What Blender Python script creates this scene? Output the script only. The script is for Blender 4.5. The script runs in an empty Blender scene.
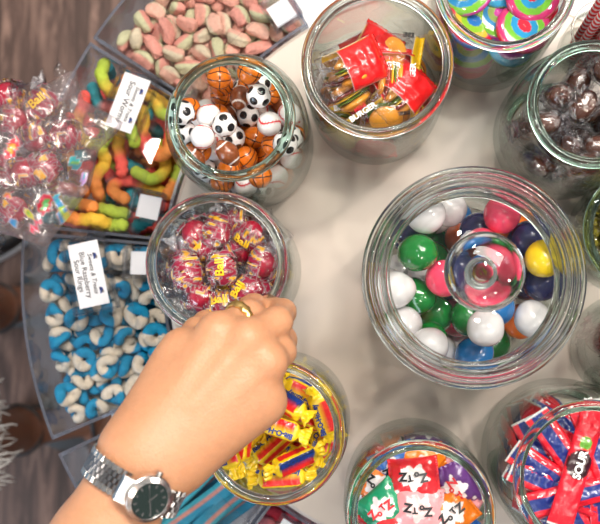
import bpy, bmesh, math, random, json
import numpy as np
from mathutils import Vector, Matrix, Quaternion, Euler, noise
PI = math.pi
SC = bpy.context.scene
COL = SC.collection
TZ = 0.75                       # height of the table top above the floor
FPX = 1030.0                    # focal length in pixels of a 600 px wide frame
CAM = Vector((0, 0, TZ + 0.925))
_v = Vector((62, -53, -FPX)).normalized()
CQ = _v.rotation_difference(Vector((0, 0, -1)))

def ray(px, py):
    return (CQ @ Vector((px - 300, 262 - py, -FPX))).normalized()
def at(px, py, z):
    """point of the place at height z (above the table top) seen at a pixel of the photograph"""
    d = ray(px, py); t = (TZ + z - CAM.z) / d.z
    return CAM + d * t
def pix(p):
    l = CQ.inverted() @ (Vector(p) - CAM)
    return 300 + FPX * l.x / -l.z, 262 - FPX * l.y / -l.z

# ------------------------------------------------------------------ tagging
def tag(o, label=None, cat=None, group=None, kind=None):
    if label: o['label'] = label
    if cat: o['category'] = cat
    if group: o['group'] = group
    if kind: o['kind'] = kind
    return o
def obj(name, me, parent=None, loc=None):
    o = bpy.data.objects.new(name, me); COL.objects.link(o)
    if parent: o.parent = parent
    if loc is not None: o.location = loc
    return o
def empty(name, loc=(0, 0, 0), rz=0):
    o = bpy.data.objects.new(name, None); COL.objects.link(o)
    o.location = loc; o.rotation_euler = (0, 0, rz); o.empty_display_size = .02
    return o

# ------------------------------------------------------------------ mesh helpers
def mesh(name, v, f, mats=(), col=None, smooth=True, mi=None):
    me = bpy.data.meshes.new(name)
    me.from_pydata([tuple(map(float, p)) for p in v], [], [tuple(map(int, q)) for q in f]); me.update()
    for m in (mats if isinstance(mats, (list, tuple)) else [mats]): me.materials.append(m)
    if smooth: me.polygons.foreach_set('use_smooth', [True] * len(me.polygons))
    if mi is not None: me.polygons.foreach_set('material_index', mi)
    if col is not None:
        a = me.color_attributes.new('Col', 'FLOAT_COLOR', 'POINT')
        c = np.ones((len(v), 4), np.float32); col = np.asarray(col, np.float32); c[:, :col.shape[1]] = col
        a.data.foreach_set('color', c.ravel())
    me.update()
    return me
class MB:
    """collects several shapes into ONE mesh"""
    def __init__(s): s.v = []; s.f = []; s.m = []; s.c = []
    def add(s, v, f, mi=0, col=None, M=None):
        n = len(s.v)
        for i, p in enumerate(v):
            p = Vector(p)
            s.v.append(M @ p if M is not None else p)
            if col is None: s.c.append((1, 1, 1, 1))
            else:
                c = col[i] if isinstance(col, (list, np.ndarray)) and np.ndim(col) == 2 else col
                s.c.append(tuple(c) if len(c) == 4 else (*c, 1))
        for q in f: s.f.append([n + i for i in q]); s.m.append(mi)
        return s
    def box(s, x0, x1, y0, y1, z0, z1, mi=0, col=None, M=None):
        v = [(x, y, z) for x in (x0, x1) for y in (y0, y1) for z in (z0, z1)]
        return s.add(v, [(0, 1, 3, 2), (4, 6, 7, 5), (0, 4, 5, 1), (2, 3, 7, 6), (0, 2, 6, 4), (1, 5, 7, 3)], mi, col, M)
    def build(s, name, mats, smooth=True):
        return mesh(name, s.v, s.f, mats, np.array(s.c), smooth, s.m)
def auto_smooth(me, ang=35):
    me.polygons.foreach_set('use_smooth', [True] * len(me.polygons))
    bm = bmesh.new(); bm.from_mesh(me)
    for e in bm.edges:
        if len(e.link_faces) == 2 and e.calc_face_angle(0) > math.radians(ang): e.smooth = False
        elif len(e.link_faces) != 2: e.smooth = False
    bm.to_mesh(me); bm.free(); return me
def bevel(me, w, seg=2, ang=30):
    bm = bmesh.new(); bm.from_mesh(me)
    es = [e for e in bm.edges if len(e.link_faces) == 2 and e.calc_face_angle(0) > math.radians(ang)]
    bmesh.ops.bevel(bm, geom=es, offset=w, segments=seg, profile=.5, affect='EDGES', clamp_overlap=True)
    bm.to_mesh(me); bm.free(); return auto_smooth(me, 40)
def lathe(prof, seg=72, closed=True, M=None):
    """profile of (r, z); closed loop -> shell"""
    v = []; f = []; n = len(prof)
    for i in range(seg):
        a = 2 * PI * i / seg
        for r, z in prof: v.append((r * math.cos(a), r * math.sin(a), z))
    for i in range(seg):
        j = (i + 1) % seg
        for k in range(n if closed else n - 1):
            l = (k + 1) % n
            f.append((i * n + k, j * n + k, j * n + l, i * n + l))
    return v, f
def ico(sub=4):
    bm = bmesh.new(); bmesh.ops.create_icosphere(bm, subdivisions=sub, radius=1)
    v = np.array([p.co[:] for p in bm.verts]); f = [[q.index for q in p.verts] for p in bm.faces]; bm.free()
    return v, f
def smoothprof(pts, it=2):
    for _ in range(it):
        q = [pts[0]]
        for a, b in zip(pts[:-1], pts[1:]):
            q.append((a[0] * .75 + b[0] * .25, a[1] * .75 + b[1] * .25)); q.append((a[0] * .25 + b[0] * .75, a[1] * .25 + b[1] * .75))
        q.append(pts[-1]); pts = q
    return pts
def spline(pts, n):
    """Catmull-Rom through points"""
    P = [np.array(p, float) for p in pts]; P = [2 * P[0] - P[1]] + P + [2 * P[-1] - P[-2]]
    out = []; m = len(P) - 3
    for i in range(n):
        t = i / (n - 1) * m; k = min(int(t), m - 1); u = t - k
        a, b, c, d = P[k:k + 4]
        out.append(.5 * ((2 * b) + (-a + c) * u + (2 * a - 5 * b + 4 * c - d) * u * u + (-a + 3 * b - 3 * c + d) * u ** 3))
    return np.array(out)
def sweep(path, rad, seg=16, ex=2.0, flat=1.0, up=(0, 0, 1), caps=True):
    """tube along a path; rad scalar or list; flat squashes the cross section along up; returns v,f,(t,angle)"""
    path = np.asarray(path, float); n = len(path); rad = np.broadcast_to(rad, (n,))
    v = []; ta = []; up = np.array(up, float)
    for i in range(n):
        t = path[min(i + 1, n - 1)] - path[max(i - 1, 0)]; t /= np.linalg.norm(t)
        s = np.cross(t, up); s /= np.linalg.norm(s) + 1e-12; u = np.cross(s, t)
        for k in range(seg):
            a = 2 * PI * k / seg; c, d = math.cos(a), math.sin(a)
            c = math.copysign(abs(c) ** (2 / ex), c); d = math.copysign(abs(d) ** (2 / ex), d)
            v.append(path[i] + rad[i] * (c * s + d * flat * u)); ta.append((i / (n - 1), a))
    f = [(i * seg + k, i * seg + (k + 1) % seg, (i + 1) * seg + (k + 1) % seg, (i + 1) * seg + k) for i in range(n - 1) for k in range(seg)]
    if caps:
        f.append(tuple(range(seg - 1, -1, -1))); f.append(tuple((n - 1) * seg + k for k in range(seg)))
    return v, f, ta
def pill(path, r, seg=16, cap=5, flat=1.0, up=(0, 0, 1)):
    """round-ended tube"""
    path = np.asarray(path, float); a = path[0] - path[1]; a /= np.linalg.norm(a); b = path[-1] - path[-2]; b /= np.linalg.norm(b)
    th = [PI / 2 * (1 - (i + .3) / (cap + .3)) for i in range(cap)]
    P = [path[0] + a * r * math.sin(t) for t in th] + list(path) + [path[-1] + b * r * math.sin(t) for t in th[::-1]]
    R = [r * math.cos(t) for t in th] + [r] * len(path) + [r * math.cos(t) for t in th[::-1]]
    return sweep(P, R, seg, 2.0, flat, up)
_txt = {}
def text(s, size=1.0, bold=0.0, shear=0.0):
    """flat lettering as (verts, faces) centred on the origin, in the xy plane"""
    k = (s, size, bold, shear)
    if k not in _txt:
        cu = bpy.data.curves.new('lettering', 'FONT'); cu.body = s; cu.size = size; cu.align_x = 'CENTER'; cu.align_y = 'CENTER'
        cu.offset = bold * size; cu.shear = shear; cu.resolution_u = 3
        o = bpy.data.objects.new('lettering', cu); me = bpy.data.meshes.new_from_object(o)
        _txt[k] = (np.array([p.co[:] for p in me.vertices]).reshape(-1, 3), [list(p.vertices) for p in me.polygons])
        bpy.data.objects.remove(o); bpy.data.meshes.remove(me); bpy.data.curves.remove(cu)
    v, f = _txt[k]; return v.copy(), f

# ------------------------------------------------------------------ materials
def new(name):
    m = bpy.data.materials.new(name); m.use_nodes = True; nt = m.node_tree; nt.nodes.clear()
    out = nt.nodes.new('ShaderNodeOutputMaterial'); return m, nt, out
def N(nt, t, **kw):
    n = nt.nodes.new('ShaderNode' + t)
    for k, v in kw.items():
        if hasattr(n, k): setattr(n, k, v)
    return n
def setin(n, **kw):
    for k, v in kw.items(): n.inputs[k.replace('_', ' ')].default_value = v
def pm(name, col=(.8, .8, .8), rough=.5, metal=0, coat=0, sss=0, bump=0, bscale=200, attr=False, spec=.5, trans=0, var=0, coatr=.05):
    m, nt, out = new(name); b = N(nt, 'BsdfPrincipled'); nt.links.new(b.outputs[0], out.inputs[0])
    b.inputs['Base Color'].default_value = (*col, 1); b.inputs['Roughness'].default_value = rough; b.inputs['Metallic'].default_value = metal
    b.inputs['Coat Weight'].default_value = coat; b.inputs['Coat Roughness'].default_value = coatr
    b.inputs['Specular IOR Level'].default_value = spec; b.inputs['Transmission Weight'].default_value = trans
    if sss: b.inputs['Subsurface Weight'].default_value = sss; b.inputs['Subsurface Radius'].default_value = (.004, .003, .002); b.inputs['Subsurface Scale'].default_value = 1
    src = None
    if attr:
        a = N(nt, 'Attribute', attribute_name='Col'); src = a.outputs['Color']
    tc = N(nt, 'TexCoord')
    if var:
        nz = N(nt, 'TexNoise'); nt.links.new(tc.outputs['Object'], nz.inputs['Vector']); setin(nz, Scale=bscale * .35, Detail=3)
        mr = N(nt, 'MapRange'); setin(mr, To_Min=1 - var, To_Max=1 + var); nt.links.new(nz.outputs[0], mr.inputs[0])
        mx = N(nt, 'Vectormath'.replace('math', 'Math'), operation='SCALE')
        if src: nt.links.new(src, mx.inputs[0])
        else: mx.inputs[0].default_value = col
        nt.links.new(mr.outputs[0], mx.inputs['Scale']); src = mx.outputs[0]
    if src: nt.links.new(src, b.inputs['Base Color'])
    if bump:
        nz = N(nt, 'TexNoise'); nt.links.new(tc.outputs['Object'], nz.inputs['Vector']); setin(nz, Scale=bscale, Detail=3)
        bp = N(nt, 'Bump'); setin(bp, Strength=bump, Distance=.002); nt.links.new(nz.outputs[0], bp.inputs['Height']); nt.links.new(bp.outputs[0], b.inputs['Normal'])
    return m
def thin(name, clear=(.97, .985, .978), edge=(.62, .74, .70), rough=.0, f0=.04, bump=0, bscale=150, power=3.0, edgepow=None, boost=1.0):
    """thin clear sheet: looks straight through, mirrors more and tints more at a grazing angle"""
    m, nt, out = new(name)
    lw = N(nt, 'LayerWeight'); setin(lw, Blend=.5)
    pw = N(nt, 'Math', operation='POWER'); nt.links.new(lw.outputs['Facing'], pw.inputs[0]); pw.inputs[1].default_value = 5.0
    mr = N(nt, 'MapRange'); setin(mr, To_Min=f0, To_Max=.95 * boost); nt.links.new(pw.outputs[0], mr.inputs[0])
    pe = N(nt, 'Math', operation='POWER'); nt.links.new(lw.outputs['Facing'], pe.inputs[0]); pe.inputs[1].default_value = power
    mc = N(nt, 'MixRGB'); mc.inputs[1].default_value = (*clear, 1); mc.inputs[2].default_value = (*edge, 1); nt.links.new(pe.outputs[0], mc.inputs[0])
    tr = N(nt, 'BsdfTransparent'); nt.links.new(mc.outputs[0], tr.inputs[0])
    gl = N(nt, 'BsdfGlossy'); gl.inputs['Roughness'].default_value = rough
    if bump:
        tc = N(nt, 'TexCoord'); nz = N(nt, 'TexNoise'); nt.links.new(tc.outputs['Object'], nz.inputs['Vector']); setin(nz, Scale=bscale, Detail=2)
        bp = N(nt, 'Bump'); setin(bp, Strength=bump, Distance=.004); nt.links.new(nz.outputs[0], bp.inputs['Height'])
        nt.links.new(bp.outputs[0], gl.inputs['Normal']); nt.links.new(bp.outputs[0], lw.inputs['Normal'])
    ms = N(nt, 'MixShader'); nt.links.new(mr.outputs[0], ms.inputs[0]); nt.links.new(tr.outputs[0], ms.inputs[1]); nt.links.new(gl.outputs[0], ms.inputs[2])
    nt.links.new(ms.outputs[0], out.inputs[0]); return m
def glass(name, col=(.93, .97, .95), rough=0.0, ior=1.46):
    m, nt, out = new(name); g = N(nt, 'BsdfGlass'); setin(g, Roughness=rough, IOR=ior); g.inputs[0].default_value = (*col, 1)
    nt.links.new(g.outputs[0], out.inputs[0]); return m
def film(name, rough=.12, f0=.07, bump=.6, bscale=160, clear=(.97, .97, .98), edge=(.8, .8, .84), printed_rough=.3):
    """clear wrapper film; attribute alpha = printed ink (colour from Col)"""
    m = thin(name, clear, edge, rough, f0, bump, bscale, 2.0)
    nt = m.node_tree; out = [n for n in nt.nodes if n.type == 'OUTPUT_MATERIAL'][0]; ms = out.inputs[0].links[0].from_node
    a = N(nt, 'Attribute', attribute_name='Col'); b = N(nt, 'BsdfPrincipled'); setin(b, Roughness=printed_rough); b.inputs['Coat Weight'].default_value = .5
    nt.links.new(a.outputs['Color'], b.inputs['Base Color'])
    m2 = N(nt, 'MixShader'); nt.links.new(a.outputs['Alpha'], m2.inputs[0]); nt.links.new(ms.outputs[0], m2.inputs[1]); nt.links.new(b.outputs[0], m2.inputs[2])
    nt.links.new(m2.outputs[0], out.inputs[0]); return m
M = {}
def mats():
    M['glass'] = thin('jar_glass', (.985, .992, .988), (.50, .62, .57), power=4.0, f0=.028)
    M['rim_green'] = glass('green_tinted_glass', (.80, .93, .88))
    M['rim_clear'] = glass('clear_glass', (.95, .97, .96))
    M['lid_glass'] = thin('lid_glass', (.985, .99, .99), (.60, .67, .68), power=3.2, f0=.028)
    M['acrylic'] = thin('clear_acrylic', (.985, .987, .99), (.55, .61, .72), power=3.2, f0=.03)
    M['acrylic_edge'] = pm('acrylic_edge', (.30, .33, .42), .15, trans=.75, spec=.6)
    M['film'] = film('clear_wrapper_film', .14, .05, .35)
    M['bagfilm'] = film('cellophane_bag_film', .2, .07, .22, 22, clear=(.93, .91, .92), edge=(.66, .62, .64))
    M['print'] = pm('printed_wrapper', attr=True, rough=.28, coat=.6, bump=.35, bscale=260)
    M['ink'] = pm('ink', (.01, .01, .015), .5); M['ink_blue'] = pm('blue_ink', (.012, .05, .30), .4); M['ink_yellow'] = pm('yellow_ink', (.95, .60, .02), .4)
    M['ink_red'] = pm('red_ink', (.65, .02, .03), .4); M['ink_white'] = pm('white_ink', (.9, .9, .9), .4); M['ink_grey'] = pm('grey_ink', (.30, .28, .30), .5)
    M['gum'] = pm('gumball_shell', attr=True, rough=.18, coat=.9, sss=.0, bump=.04, bscale=120)
    M['foil'] = pm('printed_foil', attr=True, rough=.24, coat=.5, bump=.22, bscale=330)
    M['sugar'] = pm('sugared_gummy', attr=True, rough=.55, bump=.75, bscale=900, var=.22, spec=.35)
    M['gummy'] = pm('gummy', attr=True, rough=.3, coat=.25, bump=.1, bscale=300)
    M['hard'] = pm('hard_candy', attr=True, rough=.12, coat=1.0)
    M['table'] = pm('cream_laminate', (.62, .55, .48), .35, bump=.02, bscale=60)
    M['white'] = pm('white_laminate', (.80, .81, .83), .45)
    M['card'] = pm('white_card', (.86, .87, .90), .6)
    M['paper'] = pm('printed_paper', attr=True, rough=.7)
    M['steel'] = pm('brushed_steel', (.72, .71, .69), .22, 1.0); M['steel_dark'] = pm('dark_steel', (.33, .33, .34), .3, 1.0)
    M['gold'] = pm('gold', (1.0, .68, .24), .30, 1.0, bump=.15, bscale=700)
    M['dial'] = pm('green_black_dial', (.015, .03, .028), .25, coat=.6)
    M['denim'] = pm('light_denim', (.20, .34, .52), .9, bump=.6, bscale=900, var=.3); M['fray'] = pm('frayed_cotton', (.62, .62, .60), .9)
    M['leather'] = pm('black_leather', (.012, .012, .013), .45); M['sole'] = pm('white_rubber', (.75, .74, .72), .6)
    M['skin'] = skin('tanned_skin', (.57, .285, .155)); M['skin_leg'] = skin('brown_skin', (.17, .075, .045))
    M['wall'] = pm('painted_wall', (.62, .60, .57), .8)
    M['floor'] = wood()
def skin(name, col):
    m = pm(name, col, .42, bump=.22, bscale=520, spec=.45, var=.10)
    b = [n for n in m.node_tree.nodes if n.type == 'BSDF_PRINCIPLED'][0]
    b.inputs['Subsurface Weight'].default_value = .25; b.inputs['Subsurface Radius'].default_value = (.008, .003, .0015); b.inputs['Subsurface Scale'].default_value = .7
    return m
def wood():
    m, nt, out = new('vinyl_wood_planks'); b = N(nt, 'BsdfPrincipled'); nt.links.new(b.outputs[0], out.inputs[0]); setin(b, Roughness=.42)
    tc = N(nt, 'TexCoord'); sp = N(nt, 'SeparateXYZ'); nt.links.new(tc.outputs['Object'], sp.inputs[0])
    def mth(op, a, c=None):
        n = N(nt, 'Math', operation=op)
        for i, q in enumerate((a, c)):
            if q is None: continue
            if isinstance(q, (int, float)): n.inputs[i].default_value = q
            else: nt.links.new(q, n.inputs[i])
        return n.outputs[0]
    xs = mth('DIVIDE', sp.outputs[0], .152); k = mth('FLOOR', xs); fx = mth('FRACT', xs)
    wn = N(nt, 'TexWhiteNoise', noise_dimensions='1D'); nt.links.new(k, wn.inputs['W'])
    off = mth('MULTIPLY', wn.outputs[0], 7.0); yy = mth('ADD', sp.outputs[1], off)
    ky = mth('FLOOR', mth('DIVIDE', yy, 1.2)); fy = mth('FRACT', mth('DIVIDE', yy, 1.2))
    w2 = N(nt, 'TexWhiteNoise', noise_dimensions='2D'); cb = N(nt, 'CombineXYZ'); nt.links.new(k, cb.inputs[0]); nt.links.new(ky, cb.inputs[1]); nt.links.new(cb.outputs[0], w2.inputs['Vector'])
    mp = N(nt, 'CombineXYZ'); nt.links.new(mth('MULTIPLY', sp.outputs[0], 48), mp.inputs[0]); nt.links.new(mth('MULTIPLY', yy, 4.5), mp.inputs[1]); nt.links.new(mth('MULTIPLY', w2.outputs[0], 9), mp.inputs[2])
    nz = N(nt, 'TexNoise'); setin(nz, Scale=1.0, Detail=7, Roughness=.68, Distortion=1.2); nt.links.new(mp.outputs[0], nz.inputs['Vector'])
    ra = N(nt, 'ValToRGB'); e = ra.color_ramp.elements; e[0].position = .33; e[0].color = (.028, .015, .011, 1); e[1].position = .68; e[1].color = (.27, .165, .125, 1)
    x = e.new(.5); x.color = (.092, .052, .040, 1); nt.links.new(nz.outputs[0], ra.inputs[0])
    mr = N(nt, 'MapRange'); setin(mr, To_Min=.72, To_Max=1.25); nt.links.new(w2.outputs[0], mr.inputs[0])
    vm = N(nt, 'VectorMath', operation='SCALE'); nt.links.new(ra.outputs[0], vm.inputs[0]); nt.links.new(mr.outputs[0], vm.inputs['Scale'])
    g = mth('MINIMUM', mth('MULTIPLY', fx, 40.0), mth('MULTIPLY', mth('SUBTRACT', 1.0, fx), 40.0)); g = mth('MINIMUM', g, mth('MULTIPLY', fy, 250.0)); g = mth('MINIMUM', g, 1.0)
    gm = N(nt, 'MapRange'); setin(gm, To_Min=.35, To_Max=1.0); nt.links.new(g, gm.inputs[0])
    v2 = N(nt, 'VectorMath', operation='SCALE'); nt.links.new(vm.outputs[0], v2.inputs[0]); nt.links.new(gm.outputs[0], v2.inputs['Scale']); nt.links.new(v2.outputs[0], b.inputs['Base Color'])
    bp = N(nt, 'Bump'); setin(bp, Strength=.15, Distance=.002); nt.links.new(nz.outputs[0], bp.inputs['Height']); nt.links.new(bp.outputs[0], b.inputs['Normal'])
    return m
# ------------------------------------------------------------------ setting, table, bins, jars
T = None
def wedge(mb, a0, a1, r0, r1, z0, z1, n=16, mi=0, top=None, corner=0):
    v = []; f = []; m = []
    for i in range(n + 1):
        a = math.radians(a0 + (a1 - a0) * i / n); c, s = math.cos(a), math.sin(a)
        for r, z in ((r0, z0), (r1, z0), (r1, z1), (r0, z1)): v.append((r * c, r * s, z))
    b = len(mb.v)
    for p in v: mb.v.append(Vector(p)); mb.c.append((1, 1, 1, 1))
    def q(*ix, mi_=mi): mb.f.append([b + i for i in ix]); mb.m.append(mi_)
    for i in range(n):
        o = i * 4; p = o + 4
        q(o, p, p + 1, o + 1); q(o + 1, p + 1, p + 2, o + 2); q(o + 3, p + 3, p, o)
        q(o + 2, p + 2, p + 3, o + 3, mi_=mi if top is None else top)
    q(0, 1, 2, 3); e = n * 4; q(e + 3, e + 2, e + 1, e)
def table():
    t = empty('display_carousel', (T.x, T.y, 0)); tag(t, 'round two-tier cream and white display carousel standing on the wooden floor', 'display stand')
    v, f = lathe([(0.0, TZ - .022), (.250, TZ - .022), (.2555, TZ - .017), (.2555, TZ - .004), (.252, TZ), (0.0, TZ)], 128)
    obj('tabletop', auto_smooth(mesh('tabletop', v, f, M['table'])), t)
    v, f = lathe([(.230, TZ - .09), (.242, TZ - .09), (.242, TZ - .0225), (.230, TZ - .0225)], 96)
    obj('drum', auto_smooth(mesh('drum', v, f, M['white'])), t)
    v, f = lathe([(0.0, TZ - .105), (.3540, TZ - .105), (.3565, TZ - .102), (.3565, TZ - .093), (.3540, TZ - .0902), (0.0, TZ - .0902)], 128)
    obj('shelf', auto_smooth(mesh('shelf', v, f, M['white'])), t)
    v, f = lathe([(0, .03), (.05, .03), (.05, TZ - .106), (0, TZ - .106)], 48); obj('column', auto_smooth(mesh('column', v, f, M['white'])), t)
    v, f = lathe([(0, 0.001), (.24, 0.001), (.24, .02), (.22, .029), (0, .029)], 64); obj('base', auto_smooth(mesh('base', v, f, M['white'])), t)
RI, RO, BH = .2585, .392, .083
BINS = [(119.5, 146.6), (147.2, 174.0), (174.6, 203.2), (205.2, 231.8), (232.4, 259.0)]
BDESC = ['pink and green sugared wedges', 'sour worms', 'blue and white sour rings', 'teal and pink sour belts', 'small red candies']
def make_bin(i):
    a0, a1 = BINS[i]; z0 = TZ - BH - .005
    t = empty('acrylic_bin', (T.x, T.y, z0)); W = .0028; d = math.degrees(W / .32)
    tag(t, ['clear acrylic bin full of pale pink and green sugared wedges, at the top edge',
            'clear acrylic bin of sour worms with a slanted name card on its lid',
            'clear acrylic bin of blue and white rings with a name card on its lid',
            'clear acrylic bin of teal sour belts, half under the arm with the watch',
            'clear acrylic bin of small red candies behind the yellow wrapped taffy jar'][i], 'candy bin', 'acrylic candy bins around the carousel')
    mb = MB()
    wedge(mb, a0, a1, RI, RO, 0, .003)
    wedge(mb, a0, a1, RO - W, RO, .003, BH, 20, 0, 1); wedge(mb, a0, a1, RI, RI + W, .003, BH, 20, 0, 1)
    wedge(mb, a0, a0 + d, RI + W, RO - W, .003, BH, 1, 0, 1); wedge(mb, a1 - d, a1, RI + W, RO - W, .003, BH, 1, 0, 1)
    obj('box', auto_smooth(mb.build('bin_box', [M['acrylic'], M['acrylic_edge']])), t)
    mb = MB(); wedge(mb, a0 + .3, a1 - .3, RI + .030, RO - .001, BH + .0006, BH + .0030, 20)
    obj('lid', auto_smooth(mb.build('bin_lid', [M['acrylic']])), t)
    # small square price holder at the inner end
    aa = math.radians([122.6, 168.0, 178.6, 209.0, 238.4][i]); r = [.281, .279, .279, .279, .277][i]
    ho = empty('price_holder', (r * math.cos(aa), r * math.sin(aa), BH + .0006)); ho.parent = t; ho.rotation_euler = (0, 0, aa)
    fr = MB(); h, k = .0145, .0015
    for x0, x1, y0, y1 in ((-h, h, -h, -h + k), (-h, h, h - k, h), (-h, -h + k, -h + k, h - k), (h - k, h, -h + k, h - k)): fr.box(x0, x1, y0, y1, 0, .016)
    fr.box(-h, h, -h, h, -.0004, .0002); fr.box(-h, h, -h, h, .0162, .0176)
    obj('clear_frame', bevel(fr.build('holder_frame', [M['acrylic']]), .0003, 1), ho)
    mb = MB(); mb.box(-.0105, .0105, -.0105, .0105, .0004, .0012); obj('blank_card', mb.build('blank_card', [M['card']], False), ho)['label'] = 'blank white square card'
    return t
def name_card(t, quad, lines, holder):
    """a raised clear holder with a printed card on the lid of bin t; quad = the card's corners (its top-left, top-right, bottom-right, bottom-left as read)"""
    z = .0105
    c = [at(*q, z) for q in quad]; o = sum(c, Vector()) / 4
    ex = ((c[1] - c[0]) + (c[2] - c[3])) / 2; w = ex.length; ey = ((c[0] - c[3]) + (c[1] - c[2])) / 2; h = ey.length
    rz = math.atan2(ex.y, ex.x)
    ho = empty('name_card_holder', o - t.location); ho.parent = t; ho.rotation_euler = (0, 0, rz)
    zz = t.location.z + BH + .0032 - o.z
    a, b = w / 2 + .0055, h / 2 + .0065; k = .0016
    fr = MB(); fr.box(-a, a, -b, b, zz, zz + .0012); fr.box(-a, a, -b, b, .0016, .0028)
    for x0, x1, y0, y1 in ((-a, a, -b, -b + k), (-a, a, b - k, b), (-a, -a + k, -b + k, b - k), (a - k, a, -b + k, b - k)): fr.box(x0, x1, y0, y1, zz + .0012, .0016)
    obj('clear_frame', bevel(fr.build('holder_frame', [M['acrylic']]), .0004, 1), ho)
    mb = MB(); mb.box(-w / 2, w / 2, -h / 2, h / 2, -.0006, 0)
    def put(s, x, y, size, mi, shear=0, bold=0):
        v, f = text(s, size, bold, shear); mb.add(v + np.array([x, y, .00012]), f, mi)
    def dot(x, y, rx, ry, mi, n=14): mb.add([(x + rx * math.cos(2 * PI * i / n), y + ry * math.sin(2 * PI * i / n), .0001) for i in range(n)], [list(range(n))], mi)
    H = h
    put('Sweets & Treats', 0, H * .15, H * .20, 1, .25, .014)
    put('-' * 16, 0, H * .055, H * .08, 3)
    for sx, mi in ((-w * .27, 2), (w * .27, 2)):                # the two little pictures above the shop name
        dot(sx, H * .32, H * .085, H * .06, mi); dot(sx + H * .06, H * .36, H * .06, H * .045, 4); dot(sx - H * .05, H * .285, H * .05, H * .03, 1); dot(sx + H * .09, H * .29, H * .035, H * .03, 2)
    y = -H * .10
    for s, sz in lines: put(s, 0, y, H * sz * 1.1, 1, 0, .012); y -= H * sz * .98
    obj('name_card', mb.build('name_card', [M['card'], M['ink'], M['ink_blue'], M['ink_grey'], M['ink_grey']], False), ho)['label'] = 'white printed name card'

# jars: name -> rim pixel, rim radius (m), body radius, height, fill
JAR = {
 'sports': dict(c=(231, 117), r=.0490, b=.0570, h=.155, kind='green'),
 'burger': dict(c=(377, 62), r=.0578, b=.0582, h=.155, kind='clear'),
 'lolly': dict(c=(506, -19), r=.0535, b=.0545, h=.155, kind='clear'),
 'choc': dict(c=(594, 103), r=.0485, b=.0575, h=.155, kind='green'),
 'fire':   dict(c=(216, 263), r=.0545, b=.0570, h=.155, kind='clear'),
 'honey':  dict(c=(272, 433), r=.0545, b=.0570, h=.155, kind='clear'),
 'zotz':   dict(c=(421, 515), r=.0550, b=.0580, h=.155, kind='green'),
 'strip': dict(c=(593, 479), r=.0575, b=.0660, h=.155, kind='green'),
 'gum':    dict(c=(471, 279), r=.0700, b=.0790, h=.150, kind='clear'),
 'olive': dict(c=(648, 230), r=.0510, b=.0515, h=.085, kind='green'),
 'dark': dict(c=(664, 352), r=.0465, b=.0475, h=.130, kind='clear'),
}
def jar_inner(j, w=.0032):
    r, b, h = j['r'] - .0075, j['b'] - w, j['h']
    bl = j['b'] - j['r'] > .009
    p = [(0.0001, .008), (b - .020, .008), (b - .006, .011), (b, .022)]
    p += [(b, h * .50), (b - .002, h * .66), (b - .010, h * .82), (r + .003, h * .90), (r, h * .935), (r, h)] if bl else [(b, h * .72), (b - .001, h * .82), ((b + r) / 2, h * .90), (r, h * .945), (r, h)]
    return smoothprof(p, 2)
def jar_outer(j):
    r, b, h = j['r'] - .0040, j['b'], j['h']
    bl = j['b'] - j['r'] > .009
    p = [(0.0001, .0012), (b - .018, .0012), (b - .012, .0), (b - .004, .002), (b, .012)]
    p += [(b, h * .50), (b - .002, h * .66), (b - .010, h * .83), (r + .003, h * .91), (r, h * .94), (r, h - .004)] if bl else [(b, h * .72), (b - .001, h * .84), ((b + r) / 2, h * .915), (r, h * .95), (r, h - .004)]
    return smoothprof(p, 2)
def jar_loc(k):
    j = JAR[k]; p = at(*j['c'], j['h']); return Vector((p.x, p.y, TZ + .0004))
def make_jar(k, label):
    j = JAR[k]; t = empty('glass_jar', jar_loc(k)); tag(t, label, 'jar', 'glass candy jars on the carousel')
    o, i = jar_outer(j), jar_inner(j)
    v, f = lathe(o + i[::-1], 96, True); me = mesh('jar_body', v, f, M['glass']); obj('body', me, t)
    r, h = j['r'], j['h']; n = 14
    prof = [(r - .0042 + .0042 * math.cos(a), h - .0036 + .0036 * math.sin(a)) for a in [2 * PI * q / n for q in range(n)]]
    v, f = lathe(prof, 128, True); obj('rim', mesh('jar_rim', v, f, M['rim_green' if j['kind'] == 'green' else 'rim_clear']), t)
    n = 10; rb = j['b'] - .012
    prof = [(rb + .0035 * math.cos(a), .0052 + .0024 * math.sin(a)) for a in [2 * PI * q / n for q in range(n)]]
    v, f = lathe(prof, 96, True); obj('foot', mesh('jar_foot', v, f, M['rim_green' if j['kind'] == 'green' else 'rim_clear']), t)
    return t
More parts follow.
